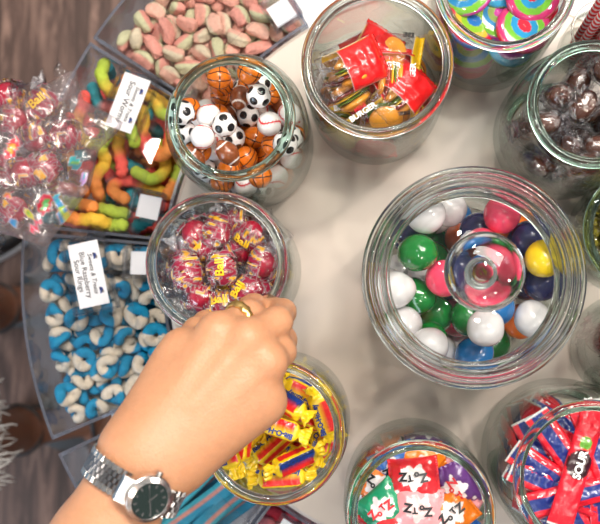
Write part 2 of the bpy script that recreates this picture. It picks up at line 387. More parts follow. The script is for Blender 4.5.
def gum_lid():
    j = JAR['gum']; p = jar_loc('gum'); t = empty('jar_lid', (p.x + .0012, p.y + .0012, p.z + j['h'] + .0022)); t.rotation_euler = (math.radians(-1.6), math.radians(1.3), 0); tag(t, 'clear ridged glass lid with round knob on the gumball jar', 'jar lid')
    # stepped dome shell
    o = [(.0001, .0380), (.020, .0376), (.034, .0350), (.0450, .0300), (.0520, .0262), (.0535, .0225), (.0600, .0205), (.0630, .0190), (.0645, .0150), (.0700, .0132), (.0745, .0118), (.0760, .0085), (.0800, .0075), (.0822, .0050), (.0820, .0022), (.0790, .0006)]
    o = smoothprof(o, 1); i = [(max(r - .0012, .0001), z - .0034) for r, z in o[:-5]]
    i = i + [(.0735, .0006)]
    v, f = lathe(o + i[::-1], 128, True); obj('dome', mesh('lid_dome', v, f, M['lid_glass']), t)
    for R, z, w in ((.0640, .0172, .0014), (.0690, .0142, .0009), (.0725, .0128, .0010), (.0762, .0100, .0015), (.0808, .0042, .0022)):
        prof = [(R + w * math.cos(a), z + w * math.sin(a)) for a in [2 * PI * q / 10 for q in range(10)]]
        v, f = lathe(prof, 128, True); obj('ridge', mesh('lid_ridge', v, f, M['rim_clear']), t)
    kn = [(.0001, .0383), (.0075, .0385), (.0072, .0420), (.0062, .0455), (.0085, .0490), (.018, .0520), (.0262, .0560), (.0282, .0605), (.0265, .0650), (.0205, .0690), (.0110, .0712), (.0001, .0718)]
    v, f = lathe(smoothprof(kn, 2), 96, False); obj('knob', mesh('lid_knob', v, f, M['rim_clear']), t)
def setting():
    me = mesh('floor', [(-2.6, -2.4, 0), (2.6, -2.4, 0), (2.6, 2.6, 0), (-2.6, 2.6, 0)], [(0, 1, 2, 3)], M['floor'], smooth=False)
    tag(obj('floor', me), kind='structure')
    for nm, (x0, x1, y0, y1) in (('wall_left', (-2.7, -2.6, -2.4, 2.6)), ('wall_back', (-2.6, 2.6, 2.6, 2.7))):
        mb = MB(); mb.box(x0, x1, y0, y1, 0, 3.0); tag(obj(nm, mb.build(nm, [M['wall']], False)), kind='structure')
def camera():
    c = bpy.data.cameras.new('camera'); c.sensor_fit = 'HORIZONTAL'; c.sensor_width = 36; c.lens = FPX / 600 * 36; c.clip_start = .02; c.clip_end = 50
    c.dof.use_dof = True; c.dof.focus_distance = .80; c.dof.aperture_fstop = 7.5
    o = bpy.data.objects.new('camera', c); COL.objects.link(o); o.location = CAM; o.rotation_mode = 'QUATERNION'; o.rotation_quaternion = CQ
    SC.camera = o
def area(name, loc, size, power, col, aim=(0, 0, TZ), shape='RECTANGLE', size_y=None):
    l = bpy.data.lights.new(name, 'AREA'); l.shape = shape; l.size = size
    if size_y: l.size_y = size_y
    l.energy = power; l.color = col
    o = bpy.data.objects.new(name, l); COL.objects.link(o); o.location = loc
    o.rotation_euler = (Vector(aim) - Vector(loc)).to_track_quat('-Z', 'Y').to_euler()
    return o
def lights():
    w = bpy.data.worlds.new('world'); SC.world = w; w.use_nodes = True; nt = w.node_tree
    bg = nt.nodes['Background']; bg.inputs[1].default_value = .30
    # bright ceiling overhead, darker towards the shop's far walls
    tc = nt.nodes.new('ShaderNodeTexCoord'); sp = nt.nodes.new('ShaderNodeSeparateXYZ'); nt.links.new(tc.outputs['Generated'], sp.inputs[0])
    rp = nt.nodes.new('ShaderNodeValToRGB'); e = rp.color_ramp.elements; e[0].position = 0; e[0].color = (.16, .15, .15, 1); e[1].position = .9; e[1].color = (.95, .92, .90, 1)
    x = e.new(.25); x.color = (.42, .40, .40, 1); nt.links.new(sp.outputs[2], rp.inputs[0]); nt.links.new(rp.outputs[0], bg.inputs[0])
    warm = (1, .88, .77); cool = (.72, .84, 1)
    for i, (x, y, p) in enumerate(((.9, .9, 12), (-.15, 1.5, 13), (1.5, -.2, 10), (.35, -1.1, 7))):
        area('ceiling_downlight', (x, y, 2.75), .16, p, warm, (x * .3, y * .3, 0), 'DISK')
    for x, y, p in ((.35, .45, 2.2), (-.59, .47, 2.2), (.75, -.7, 2.2), (-.45, -.55, 2.0), (.1, 1.0, 2.2)): area('ceiling_spot', (x, y, 2.75), .07, p, (1, .93, .85), (x, y, 0), 'DISK')
    area('ceiling_panel', (.5, .9, 2.8), 1.2, 30, (1, .92, .84), (0, 0, TZ), size_y=.6)
    area('shop_window', (-2.3, -1.5, 1.7), 1.4, 52, cool, (-.1, -.1, .7), size_y=1.6)
    SC.view_settings.view_transform = 'Standard'; SC.view_settings.look = 'None'; SC.view_settings.gamma = 1; SC.view_settings.use_curve_mapping = False
    SC.view_settings.exposure = 0.36
    cy = SC.cycles; cy.max_bounces = 28; cy.transparent_max_bounces = 48; cy.transmission_bounces = 16; cy.glossy_bounces = 6; cy.diffuse_bounces = 4
    cy.caustics_reflective = False; cy.caustics_refractive = True; cy.sample_clamp_indirect = 4.0; cy.blur_glossy = .5
# ------------------------------------------------------------------ candies: each kind returns [(part, mesh)] ; one entry = a thing that is one mesh
C_OR, C_WH, C_BK = (.80, .19, .012), (.82, .80, .79), (.012, .011, .012)
def n3(p, s, seed=0): return noise.noise(Vector((p[0] * s + seed, p[1] * s - seed, p[2] * s + 2 * seed)))
def gumball(seed):
    v, f = ico(4); rnd = random.Random(seed); a = Vector((rnd.gauss(0, 1), rnd.gauss(0, 1), rnd.gauss(0, 1))).normalized()
    r = .0146; P = []
    for p in v:
        k = 1 + .045 * n3(p, 1.1, seed)
        d = Vector(p).dot(a)
        if seed % 3 == 2: k -= .14 * math.exp(-((d - 1) / .16) ** 2)          # dented crown
        P.append(Vector(p) * k * r + a * d * r * (.14 if seed % 2 else .05))
    return P, f
def mk_gum(colr):
    def b(var):
        P, f = gumball(var); c = [tuple(max(0, x * (1 + .10 * n3(p, 160, 3))) for x in colr) for p in P]
        return [('gumball', mesh('gumball', P, f, M['gum'], np.array(c)))]
    return b
def ball(kind):
    def b(var):
        v, f = ico(6 if kind != 'foot' else 5); R = .0098; c = []; P = []
        ph = (1 + 5 ** .5) / 2; dirs = np.array([(0, s, t * ph) for s in (-1, 1) for t in (-1, 1)] + [(s, t * ph, 0) for s in (-1, 1) for t in (-1, 1)] + [(t * ph, 0, s) for s in (-1, 1) for t in (-1, 1)]); dirs /= np.linalg.norm(dirs[0])
        for p in v:
            x, y, z = p; wob = .02 * n3(p, 5, 1)
            if kind == 'basket':
                d = min(abs(x + wob), abs(y + wob), abs(math.hypot(x - .98, z * .8) - .62 + wob), abs(math.hypot(x + .98, z * .8) - .62 + wob))
                c.append(C_BK if d < .04 else tuple(q * (.9 + .2 * n3(p, 25)) for q in C_OR)); P.append(p * R)
            elif kind == 'base':
                t = math.atan2(y, x); s = z - .48 * math.cos(2 * t)
                red = abs(s) < .075 or (abs(s) < .20 and abs(math.sin(13 * t)) < .30)
                c.append((.68, .05, .06) if red else C_WH); P.append(p * R)
            elif kind == 'soccer':
                q = np.sort(dirs @ p)[::-1]; e = q[0] - q[1]
                seam = q[0] < .93 and abs(q[1] - q[2]) < .012
                c.append(C_BK if q[0] > .938 or (e < .02 and q[0] < .86 and seam) else C_WH); P.append(p * R)
            else:
                k = (1 - .30 * abs(x) ** 1.6); P.append(np.array([x * 1.42, y * k, z * k]) * R * .88)
                lace = z > .5 and ((abs(y) < .05 and abs(x) < .5) or (abs(y) < .26 and abs(x) < .52 and abs(math.sin(x * 17)) < .33))
                stripe = .60 < abs(x) < .70
                c.append((.85, .8, .76) if lace or stripe else tuple(q * (1 + .35 * n3(p, 4, 2)) for q in (.22, .060, .018)))
        return [('sports_ball', mesh('foil_ball', P, f, M['foil'], np.array(c)))]
    return b
def pillow(a, b, H, nx=40, ny=30, crimp=.0, endx=.0, seed=0, rough=.0, colfn=None, sharp=.55):
    """closed wrapper: two sheets sewn along their edge. returns v, f, c ; height is a function of (x, y)"""
    V = []; F = []; Cc = []; idx = {}
    def h(u, w): return H * max(0, 1 - abs(u) ** 2.6) ** sharp * max(0, 1 - abs(w) ** 2.6) ** sharp
    for s in (1, -1):
        for i in range(nx + 1):
            for j in range(ny + 1):
                u = -1 + 2 * i / nx; w = -1 + 2 * j / ny
                e = i in (0, nx) or j in (0, ny)
                if s == -1 and e: idx[(s, i, j)] = idx[(1, i, j)]; continue
                uu = u
                z = h(min(1, abs(u) / (1 - endx)), w)
                x, y = u * a, w * b * (1 - .05 * (1 - u * u))
                if abs(u) > 1 - endx: z += .0003
                nz = rough * n3((x, y, s), 160, seed) * (1 - max(abs(u), abs(w)) ** 6)
                zz = s * max(z + nz, .00012) + crimp * math.sin(w * 26) * max(0, (abs(u) - .78) / .22) + .0010 * n3((x, y, 0), 60, seed + 5)
                idx[(s, i, j)] = len(V); V.append((x, y, zz)); Cc.append(colfn(u, w, s) if colfn else (1, 1, 1, 1))
    for s in (1, -1):
        for i in range(nx):
            for j in range(ny):
                q = (idx[(s, i, j)], idx[(s, i + 1, j)], idx[(s, i + 1, j + 1)], idx[(s, i, j + 1)])
                F.append(q if s == 1 else q[::-1])
    return V, F, Cc, h
def burger(var):
    rnd = random.Random(var); out = []
    def disc(r, z0, z1, col, wob=.0, top=1.0, ex=1):
        n = 28; rows = []
        pr = [(.0001, z0), (r * .86, z0), (r, z0 + (z1 - z0) * .3), (r, z0 + (z1 - z0) * .6), (r * .86 * (1 if top > .9 else .9), z1 - (z1 - z0) * .1), (r * .5, z1 + (z1 - z0) * .12 * ex), (.0001, z1 + (z1 - z0) * .16 * ex)]
        pr = smoothprof([(max(a, .0001), b) for a, b in pr], 2)
        v, f = lathe(pr, n, False); v = [(x * (1 + wob * math.sin(7 * math.atan2(y, x))), y * (1 + wob * math.sin(7 * math.atan2(y, x))), z) for x, y, z in v]
        return v, f, col
    lay = [('bun', disc(.0130, -.0105, -.0050, (.86, .33, .03))), ('patty', disc(.0132, -.0050, -.0018, (.34, .020, .008), .02)), ('cheese', disc(.0136, -.0018, .0004, (.92, .58, .02), .03)), ('lettuce', disc(.0138, .0004, .0028, (.10, .20, .012), .05)), ('bun', disc(.0130, .0028, .0092, (.88, .36, .03), 0, .5, 2))]
    for nme, (v, f, c) in lay:
        if var % 3 != 1: v = [(x, -z * 1.0, y) for x, y, z in v]
        out.append((nme, mesh('burger_' + nme, v, f, M['gummy'], np.array([c] * len(v)))))
    red = var % 3 != 1
    def cf(u, w, s):
        if abs(u) > .72: return (*((.80, .015, .012) if red and u > 0 else ((.92, .55, .01) if u > 0 else (.92, .55, .01))), .95 if u > 0 else .0)
        if s > 0 and w < -.70: return (.92, .62, .02, .9)
        if s < 0 and red and u > -.35: return (.78, .012, .015, .92)
        return (1, 1, 1, .0)
    V, F, Cc, h = pillow(.0245, .0175, .0145, 40, 26, .0006, .14, var, .0022, cf, .38)
    mb = MB(); mb.add(V, F, 0, np.array(Cc))
    v, f = text('MINI', .0046, .02); w, g = text('BURGER', .0060, .03)
    zz = h(.0, .74) + .0016
    mb.add(v + np.array([0, -.0098, zz + .0012]), f, 2); mb.add(w + np.array([0, -.0139, zz - .0005]), g, 1)
    # barcode strip on the back edge
    for i in range(9): mb.box(.0092 + .0009 * i, .0096 + .0009 * i + (.0003 if i % 3 else 0), .010, .0142, h(.5, .7) + .0010, h(.5, .7) + .0012, 3)
    out.append(('wrapper', mb.build('burger_wrapper', [M['film'], M['ink_white'], M['ink_red'], M['ink']])))
    for pn, me in out: me.transform(Matrix.Scale(1.08, 4))
    return out
def lolly(var):
    R = .0225; n = 96; m = 26
    pal = [[(.02, .20, .62), (.30, .62, .03), (.80, .55, .03), (.78, .02, .06)], [(.75, .02, .05), (.02, .35, .70), (.20, .60, .04), (.72, .04, .20)], [(.62, .06, .38), (.30, .42, .10), (.02, .28, .60), (.20, .55, .04)], [(.10, .45, .06), (.80, .05, .10), (.55, .06, .45), (.05, .40, .68)]][var % 4]
    prof = [(.0001, -.0042)] + [(R * k / m, -.0042 * (1 - (k / m) ** 6) ** .5) for k in range(1, m)] + [(R, 0)] + [(R * k / m, .0042 * (1 - (k / m) ** 6) ** .5) for k in range(m - 1, 0, -1)] + [(.0001, .0042)]
    v, f = lathe(prof, n, False); c = []
    for x, y, z in v:
        r = math.hypot(x, y) / R; k = r * 4.2 + .16 * math.sin(2 * math.atan2(y, x) + var)
        i = int(k); cc = np.array(pal[min(i, 4) % 4]); c.append(cc * .72 if (k - i) > .08 else cc * .5 + .12)
    p = np.array([(0, R * .9, 0), (0, R + .040, 0)]); sv, sf, _ = sweep(p, .0019, 12)
    return [('disc', mesh('swirl_candy', v, f, M['hard'], np.array(c)))]
def fan(L, r, ex, body, pinch, seed, seg=36, n=46, crinkle=.0016, flat=.8, wide=1.35):
    """twist wrapper along x: fan, pinch, body, pinch, fan; returns verts, faces and (x, angle)"""
    V = []; xa = []; F = []
    for i in range(n):
        t = -1 + 2 * i / (n - 1); x = t * L
        if abs(x) < body:
            k = abs(x) / body; rr = pinch + (r - pinch) * (1 - k ** ex) ** (1 / 2.2)
            ry = rz = rr
        else:
            k = (abs(x) - body) / (L - body); ry = pinch + (r * wide - pinch) * k ** .7; rz = pinch * (1 - .4 * k) + .0007
        for j in range(seg):
            a = 2 * PI * j / seg; cx, sx = math.cos(a), math.sin(a)
            k2 = max(0, (abs(x) - body * .75) / (L - body * .75))
            y = ry * cx; z = rz * sx * (flat if abs(x) < body else 1)
            z += crinkle * 1.6 * k2 * math.sin(y * 1100 + seed + (x > 0) * 2)
            q = crinkle * (.35 + k2) * n3((x, y, z), 170, seed)
            V.append((x + q * .5, y + q * cx, z + q * sx)); xa.append((x, a))
    for i in range(n - 1):
        for j in range(seg): F.append((i * seg + j, i * seg + (j + 1) % seg, (i + 1) * seg + (j + 1) % seg, (i + 1) * seg + j))
    F.append(tuple(range(seg - 1, -1, -1))); F.append(tuple((n - 1) * seg + k for k in range(seg)))
    return V, F, xa
def fireball(var):
    v, f = ico(4); R = .0098
    P = [p * R * (1 + .02 * n3(p, 2, var)) for p in v]; c = [np.array((.42, .006, .035)) * (1 + .3 * n3(p, 2.5, var)) for p in v]
    V, F, xa = fan(.027, .0116, 2.4, .0135, .0032, var, n=60, crinkle=.0024, flat=.97); Cc = []
    for (x, a), p in zip(xa, V):
        fl = n3((x, a * .004, 0), 330, 9 + var % 3); al = 0; cc = (1, 1, 1)
        if abs(x) < .0120 and abs(math.sin(a)) > .35:
            if fl > .30: al = 1; cc = (.80, .40, .01)
            elif fl > .22: al = .9; cc = (.04, .006, .008)
            elif fl < -.05: al = .7; cc = (.34, .008, .05)
        if .016 < x < .026 and abs(math.sin(a)) > .3 and var % 2: al = .28; cc = (.75, .74, .78)
        Cc.append((*cc, al))
    mb = MB(); mb.add(V, F, 0, np.array(Cc))
    for s in ((1, -1) if var % 3 == 0 else ()):
        w, g = text('Ball', .0085, .03); ww = []
        for p in w: zz = math.sqrt(max(1e-9, (.0126) ** 2 - p[1] ** 2 * .9 - p[0] ** 2 * .8)); ww.append((p[0], s * p[1], s * zz))
        mb.add(ww, g, 1)
    if var % 2:
        for i in range(10): mb.box(.0165 + .0009 * i, .0169 + .0009 * i, -.004, .004, .0026, .0028, 2)
    out = [('candy', mesh('red_hard_candy', P, f, M['hard'], np.array(c))), ('wrapper', mb.build('fireball_wrapper', [M['film'], M['ink_yellow'], M['ink']]))]
    for pn, me in out: me.transform(Matrix.Scale(1.15, 4))
    return out
def choc(var):
    v, f = ico(4); P = []; c = []
    for p in v:
        k = 1 + .05 * n3(p, 2, var); P.append((p[0] * .0138 * k, p[1] * .0102 * k, p[2] * .0088 * k)); c.append(np.array((.085, .034, .022)) * (1 + .35 * n3(p, 3, var)))
    V, F, xa = fan(.024, .0122, 3, .0160, .003, var + 40, n=54, crinkle=.0026, flat=.88)
    cc = [(.8, .8, .82, .18 if n3(p, 180, var) > .3 else 0) for p in V]
    return [('candy', mesh('dark_candy', P, f, M['hard'], np.array(c))), ('wrapper', mesh('dark_candy_wrapper', V, F, M['film'], np.array(cc)))]
def wrapped(colr, wrapcol, al):
    def b(var):
        v, f = ico(3); P = [(p[0] * .0125, p[1] * .0095, p[2] * .0085) for p in v]; c = [np.array(colr) * (1 + .5 * n3(p, 3, var)) for p in v]
        V, F, xa = fan(.023, .0115, 3, .0148, .003, var + 70, n=40, seg=28, crinkle=.002, flat=.88)
        cc = [(*wrapcol, al * (n3(p, 120, var) > .0)) for p in V]
        return [('candy', mesh('hard_candy', P, f, M['hard'], np.array(c))), ('wrapper', mesh('hard_candy_wrapper', V, F, M['film'], np.array(cc)))]
    return b
def honey(var):
    Y, Rd, Bl = (.86, .60, .012), (.74, .018, .02), (.02, .04, .16)
    n = 72; seg = 48; L = .0275; body = .0185; V = []; Cc = []; F = []
    for i in range(n):
        t = -1 + 2 * i / (n - 1); x = t * L
        for j in range(seg):
            a = 2 * PI * (j + .5) / seg; c, s = math.cos(a), math.sin(a)
            if abs(x) < body:
                k = abs(x) / body; q = (1 - k ** 9) ** .6
                ex = 5.0; cc = math.copysign(abs(c) ** (2 / ex), c); ss = math.copysign(abs(s) ** (2 / ex), s)
                y, z = (.0030 + .0048 * q) * cc, (.0026 + .0034 * q) * ss
            else:
                k = (abs(x) - body) / (L - body); y = (.0024 + .0062 * k ** .7) * c; z = (.0022 - .0008 * k) * s + .0015 * k * math.sin(y * 1300 + var)
            q = .0006 * n3((x, y, z), 330, var) * (2.2 if abs(x) > body else 1); V.append((x + q, y + q * c, z + q * s))
            col = Y
            if abs(x) < body * .93:
                top = s > 0 and abs(z) > .0040; w = y / .0078
                if top:
                    edge = .0155 - abs(x)
                    if w < .12 and w > -.80 and edge > .002 * (.5 + .5 * w): col = Rd
                    elif (w > .12 and w < .20) or w < -.92: col = Y
                    elif abs(x) < .0165 and .24 < w < .9: col = Bl if var % 4 == 3 else Y
                elif s < 0 and abs(y) < .005: col = Rd if abs(x) < .012 else Y
                elif abs(y) > .0070: col = Rd if (abs(x) < .014 and abs(z) < .0022 and var % 2) else Y
            Cc.append(col)
    F = [(i * seg + j, i * seg + (j + 1) % seg, (i + 1) * seg + (j + 1) % seg, (i + 1) * seg + j) for i in range(n - 1) for j in range(seg)]
    F.append(tuple(range(seg - 1, -1, -1))); F.append(tuple((n - 1) * seg + k for k in range(seg)))
    mb = MB(); mb.add(V, F, 0, np.array(Cc))
    w, g = text('Bit-O-Honey', .0058, .045); w[:, 0] *= 1.0
    mb.add(w + np.array([0, .0042, .0066]), g, 1)
    bx = [(-.0168, .0017), (.0168, .0017), (.0168, .0066), (-.0168, .0066)]
    return [('wrapped_taffy', mb.build('honey_taffy', [M['print'], M['ink_blue']]))]
ZC = {'red': (.72, .02, .03), 'pink': (.85, .33, .36), 'green': (.01, .27, .13), 'orange': (.85, .20, .01), 'purple': (.12, .035, .20), 'blue': (.01, .10, .38)}
def zotz(cname):
    def b(var):
        base = ZC[cname]; white = (.85, .80, .80) if cname != 'pink' else (.88, .62, .62)
        def cf(u, w, s):
            if abs(u) > .93: return (*base, 1)
            th = math.atan2(w, u); r = math.hypot(u * 1.05, w); R = .56 + .09 * math.sin(5 * th + var) + .07 * math.sin(9 * th + 1)
            if s > 0 and r < R: return (*white, 1)
            if s > 0 and (math.hypot(u - .72, w - .62) < .10 or math.hypot(u + .70, w + .66) < .08): return (*white, 1)
            return (*base, 1)
        V, F, Cc, h = pillow(.0195, .0165, .0088, 56, 44, .0007, .08, var, .0020, cf, .6)
        mb = MB(); mb.add(V, F, 0, np.array(Cc)); x = -.0078
        for ch, sz, dy, ro in (('Z', .0092, .001, .1), ('o', .0072, -.0010, -.1), ('T', .0068, .0008, .12), ('Z', .0092, -.0008, -.08)):
            w, g = text(ch, sz, .045); c, s = math.cos(ro), math.sin(ro); vv = []
            for p in w:
                X = x + (c * p[0] - s * p[1]); Y = dy + s * p[0] + c * p[1]
                vv.append((X, Y, h(X / .0195, Y / .0160) + .0022 + .001 * n3((X, Y, 0), 60, var + 5)))
            mb.add(vv, g, 2 if cname in ('green', 'purple') else 1); x += .0052
        me = mb.build('fizz_candy', [M['print'], M['ink'], M['ink_red']]); me.transform(Matrix.Scale(1.0, 4))
        return [('wrapped_candy', me)]
    return b
def strip(var):
    A, B = .050, .0105
    def cf(u, w, s):
        if abs(u) > .96: return (.82, .80, .80, 1)
        if s > 0 and abs(w) < .42 and -1 < u < .90 and var % 3 != 2: return (.012, .030, .20, 1)
        if s < 0 and abs(w) < .5: return (.012, .030, .20, 1)
        if var % 3 == 2 and s > 0 and math.hypot(u * 4.2, w) < .95: return (.03, .005, .01, 1)
        if var % 3 == 2 and s > 0 and math.hypot((u - .34) * 5, w) < .5: return (.10, .30, .02, 1)
        return (.72, .012, .030, 1)
    V, F, Cc, h = pillow(A, B, .0042, 84, 20, .0008, .04, var, .0022, cf, .5)
    mb = MB(); mb.add(V, F, 0, np.array(Cc))
    if var % 3 == 2:
        w, g = text('SOUR', .0085, .04); mb.add(w + np.array([0, 0, .0062]), g, 1)
    else:
        for i in range(7):
            w, g = text('~', .007, .03); mb.add(w + np.array([-.036 + .011 * i, .0066, .0046]), g, 1)
    return [('sachet', mb.build('red_sachet', [M['print'], M['ink_white']]))]
WORM = [(.84, .11, .085), (.86, .53, .05), (.42, .56, .06), (.86, .30, .07), (.03, .32, .38), (.84, .22, .18)]
WSETS = [(3, 1, 2), (4, 0, 0), (0, 3, 1), (2, 1, 0), (4, 5, 1), (0, 0, 4), (1, 2, 3), (3, 0, 1)]
def worm(var):
    rnd = random.Random(var * 7 + 1); kind = var % 4
    if kind == 0: pts = [(-.026, -.003, 0), (-.012, .004, 0), (.003, -.004, 0), (.016, .004, 0), (.026, -.001, 0)]
    elif kind == 1: pts = [(-.020, -.010, 0), (-.010, .004, 0), (.002, .009, 0), (.013, .003, 0), (.019, -.011, 0)]
    elif kind == 2: pts = [(-.024, 0, 0), (-.008, .003, 0), (.009, -.001, 0), (.024, .004, 0)]
    else: pts = [(-.016, -.014, 0), (-.021, .001, 0), (-.010, .011, 0), (.004, .007, 0), (.013, -.006, 0), (.020, -.012, 0)]
    path = spline(np.array(pts) * 1.05, 34); r = .0059
    v, f, ta = pill(path, r, 18, 5); s = WSETS[var % 8]; c = []; P = []
    for (t, a), p in zip(ta, v):
        k = min(max((t - .06) / .88, 0), .999) * 3; i = int(k); u = k - i
        cc = np.array(WORM[s[i]])
        if i < 2 and u > .8: cc = cc * (1 - (u - .8) * 2.5) + np.array(WORM[s[i + 1]]) * (u - .8) * 2.5
        elif i > 0 and u < .2: cc = cc * (.5 + u * 2.5) + np.array(WORM[s[i - 1]]) * (.5 - u * 2.5)
        c.append(cc); P.append(p * 1 + np.array([0, 0, .0006 * math.sin(t * 60)]))
    return [('gummy_worm', mesh('gummy_worm', P, f, M['sugar'], np.array(c)))]
def ring(var):
    R, r = .0066, .0049; v = []; c = []; f = []; n, m = 40, 16
    sp = [.5, .42, .6, .5][var % 4]
    for i in range(n):
        a = 2 * PI * i / n
        for j in range(m):
            b = 2 * PI * j / m; rr = r * (1 + .06 * math.sin(3 * a + var))
            v.append(((R + rr * math.cos(b)) * math.cos(a) * (1 + .08 * (var % 3)), (R + rr * math.cos(b)) * math.sin(a), rr * math.sin(b) * .95 + .0026 * math.sin(2 * a + var)))
            k = (i / n - .02 * math.sin(b)) % 1
            c.append((.003, .27, .50) if k < sp else (.74, .65, .52))
    for i in range(n):
        for j in range(m): f.append((i * m + j, ((i + 1) % n) * m + j, ((i + 1) % n) * m + (j + 1) % m, i * m + (j + 1) % m))
    return [('gummy_ring', mesh('gummy_ring', v, f, M['sugar'], np.array(c)))]
def slice_(var):
    v, f = ico(4); P = []; c = []
    for p in v:
        p = np.sign(p) * np.abs(p) ** .78
        x, y, z = p; t = (y + 1) / 2
        q = np.array([x * (.0108 + .0012 * (var % 3)) * (1 - .34 * t * (var % 2)), y * .0074 + .0030 * x * x, z * .0066 * (1 - .30 * t)]); q *= 1 + .17 * n3(p, 1.5, var)
        P.append(q); g = min(max((.30 - y * (1 if var % 3 else 1.4)) * 1.6 + .25 * n3(p, 1.5, var), 0), 1)
        g = 1 if y > -.35 else .5 if y > -.5 else 0
        pk = np.array([(.78, .38, .30), (.76, .44, .34), (.74, .33, .27)][var % 3]); gr = np.array([(.62, .58, .37), (.66, .58, .42), (.56, .56, .35)][var % 3])
        c.append((pk * g + gr * (1 - g)) * (1 + .12 * n3(p, 4, var)))
    return [('sugared_gummy', mesh('sugared_wedge', P, f, M['sugar'], np.array(c)))]
def smallred(var):
    v, f = ico(3); P = []; c = []
    for p in v:
        p = np.sign(p) * np.abs(p) ** .8; P.append(p * np.array([.0085, .0062, .0055]) * (1 + .06 * n3(p, 2, var))); c.append(np.array([(.66, .05, .09), (.72, .20, .22), (.60, .03, .06)][var % 3]) * (1 + .2 * n3(p, 5, var)))
    return [('sugared_gummy', mesh('small_red_gummy', P, f, M['sugar'], np.array(c)))]
GUMC = {'white': (.80, .79, .80), 'green': (.004, .20, .030), 'navy': (.018, .022, .10), 'blue': (.006, .13, .38), 'pink': (.80, .055, .13), 'orange': (.86, .18, .012), 'yellow': (.88, .62, .008), 'rust': (.40, .075, .02)}
KINDS = {}                       # key -> (object name, category, builder, number of variants, collision radius hint)
def kinds():
    for k, c in GUMC.items(): KINDS['gum_' + k] = ('gumball', 'gumball', mk_gum(c), 4)
    for k in ('basket', 'base', 'soccer', 'foot'): KINDS[k] = ('foil_wrapped_' + {'basket': 'basketball', 'base': 'baseball', 'soccer': 'soccer_ball', 'foot': 'football'}[k], 'chocolate ball', ball(k), 1)
    KINDS['burger'] = ('wrapped_gummy_burger', 'gummy candy', burger, 6)
    KINDS['lolly'] = ('swirl_candy', 'swirl candy', lolly, 4)
    KINDS['choc'] = ('wrapped_dark_candy', 'wrapped candy', choc, 5)
    KINDS['fireball'] = ('wrapped_red_fireball', 'wrapped candy', fireball, 6)
    KINDS['olive'] = ('wrapped_olive_candy', 'wrapped candy', wrapped((.17, .15, .012), (.30, .27, .03), .7), 4)
    KINDS['dark'] = ('wrapped_dark_red_candy', 'wrapped candy', wrapped((.20, .018, .03), (.30, .05, .07), .6), 4)
    KINDS['lime'] = ('wrapped_green_candy', 'wrapped candy', wrapped((.15, .35, .05), (.25, .42, .16), .7), 2)
    KINDS['honey'] = ('wrapped_honey_taffy', 'wrapped candy', honey, 4)
    for k in ZC: KINDS['zotz_' + k] = ('wrapped_fizz_candy', 'wrapped candy', zotz(k), 2)
    KINDS['strip'] = ('candy_sachet', 'candy sachet', strip, 6)
    KINDS['worm'] = ('gummy_worm', 'gummy candy', worm, 16)
    KINDS['ring'] = ('gummy_ring', 'gummy candy', ring, 6)
    KINDS['slice'] = ('sugared_gummy_wedge', 'gummy candy', slice_, 6)
    KINDS['smallred'] = ('red_gummy', 'gummy candy', smallred, 3)
_mesh = {}
def parts_of(kind, var):
    n, c, b, nv = KINDS[kind]; k = (kind, var % nv)
    if k not in _mesh: _mesh[k] = b(var % nv)
    return _mesh[k]
def place(kind, var, loc, q, label=None, group=None, sc=1):
    n, c, b, nv = KINDS[kind]; ps = parts_of(kind, var)
    if len(ps) == 1: o = obj(n, ps[0][1])
    else:
        o = empty(n)
        for pn, me in ps: obj(pn, me, o)
    o.location = loc; o.rotation_mode = 'QUATERNION'; o.rotation_quaternion = q; o.scale = (sc, sc, sc)
    return tag(o, label or n, c, group)
# ------------------------------------------------------------------ bodies: smooth-blended tapered limbs, meshed with surface nets
def surface_nets(D, org, h):
    nx, ny, nz = D.shape; ins = D < 0
    c = np.zeros((nx - 1, ny - 1, nz - 1), int)
    for dx in (0, 1):
        for dy in (0, 1):
            for dz in (0, 1): c += ins[dx:nx - 1 + dx, dy:ny - 1 + dy, dz:nz - 1 + dz]
    act = (c > 0) & (c < 8); cells = np.argwhere(act); idx = -np.ones(act.shape, int); idx[act] = np.arange(len(cells))
    acc = np.zeros((len(cells), 3)); cnt = np.zeros(len(cells))
    cor = [(a, b, d) for a in (0, 1) for b in (0, 1) for d in (0, 1)]
    for a in cor:
        for ax in range(3):
            if a[ax]: continue
            b = list(a); b[ax] = 1
            va = D[cells[:, 0] + a[0], cells[:, 1] + a[1], cells[:, 2] + a[2]]; vb = D[cells[:, 0] + b[0], cells[:, 1] + b[1], cells[:, 2] + b[2]]
            m = (va < 0) != (vb < 0); t = va[m] / (va[m] - vb[m]); p = np.tile(np.array(a, float), (m.sum(), 1)); p[:, ax] += t
            acc[m] += p; cnt[m] += 1
    V = org + (cells + acc / cnt[:, None]) * h; F = []
    for ax in range(3):
        o1, o2 = [(1, 2), (2, 0), (0, 1)][ax]
        sl0 = [slice(None)] * 3; sl1 = [slice(None)] * 3; sl0[ax] = slice(0, -1); sl1[ax] = slice(1, None)
        e = ins[tuple(sl0)] != ins[tuple(sl1)]; E = np.argwhere(e)
        E = E[(E[:, o1] > 0) & (E[:, o2] > 0) & (E[:, o1] < D.shape[o1] - 1) & (E[:, o2] < D.shape[o2] - 1)]
        def cell(d1, d2):
            q = E.copy(); q[:, o1] -= d1; q[:, o2] -= d2; return idx[q[:, 0], q[:, 1], q[:, 2]]
        Q = np.stack([cell(1, 1), cell(0, 1), cell(0, 0), cell(1, 0)], 1); fl = ins[E[:, 0], E[:, 1], E[:, 2]]
        Q[~fl] = Q[~fl][:, ::-1]; F.append(Q)
    return V, np.concatenate(F)
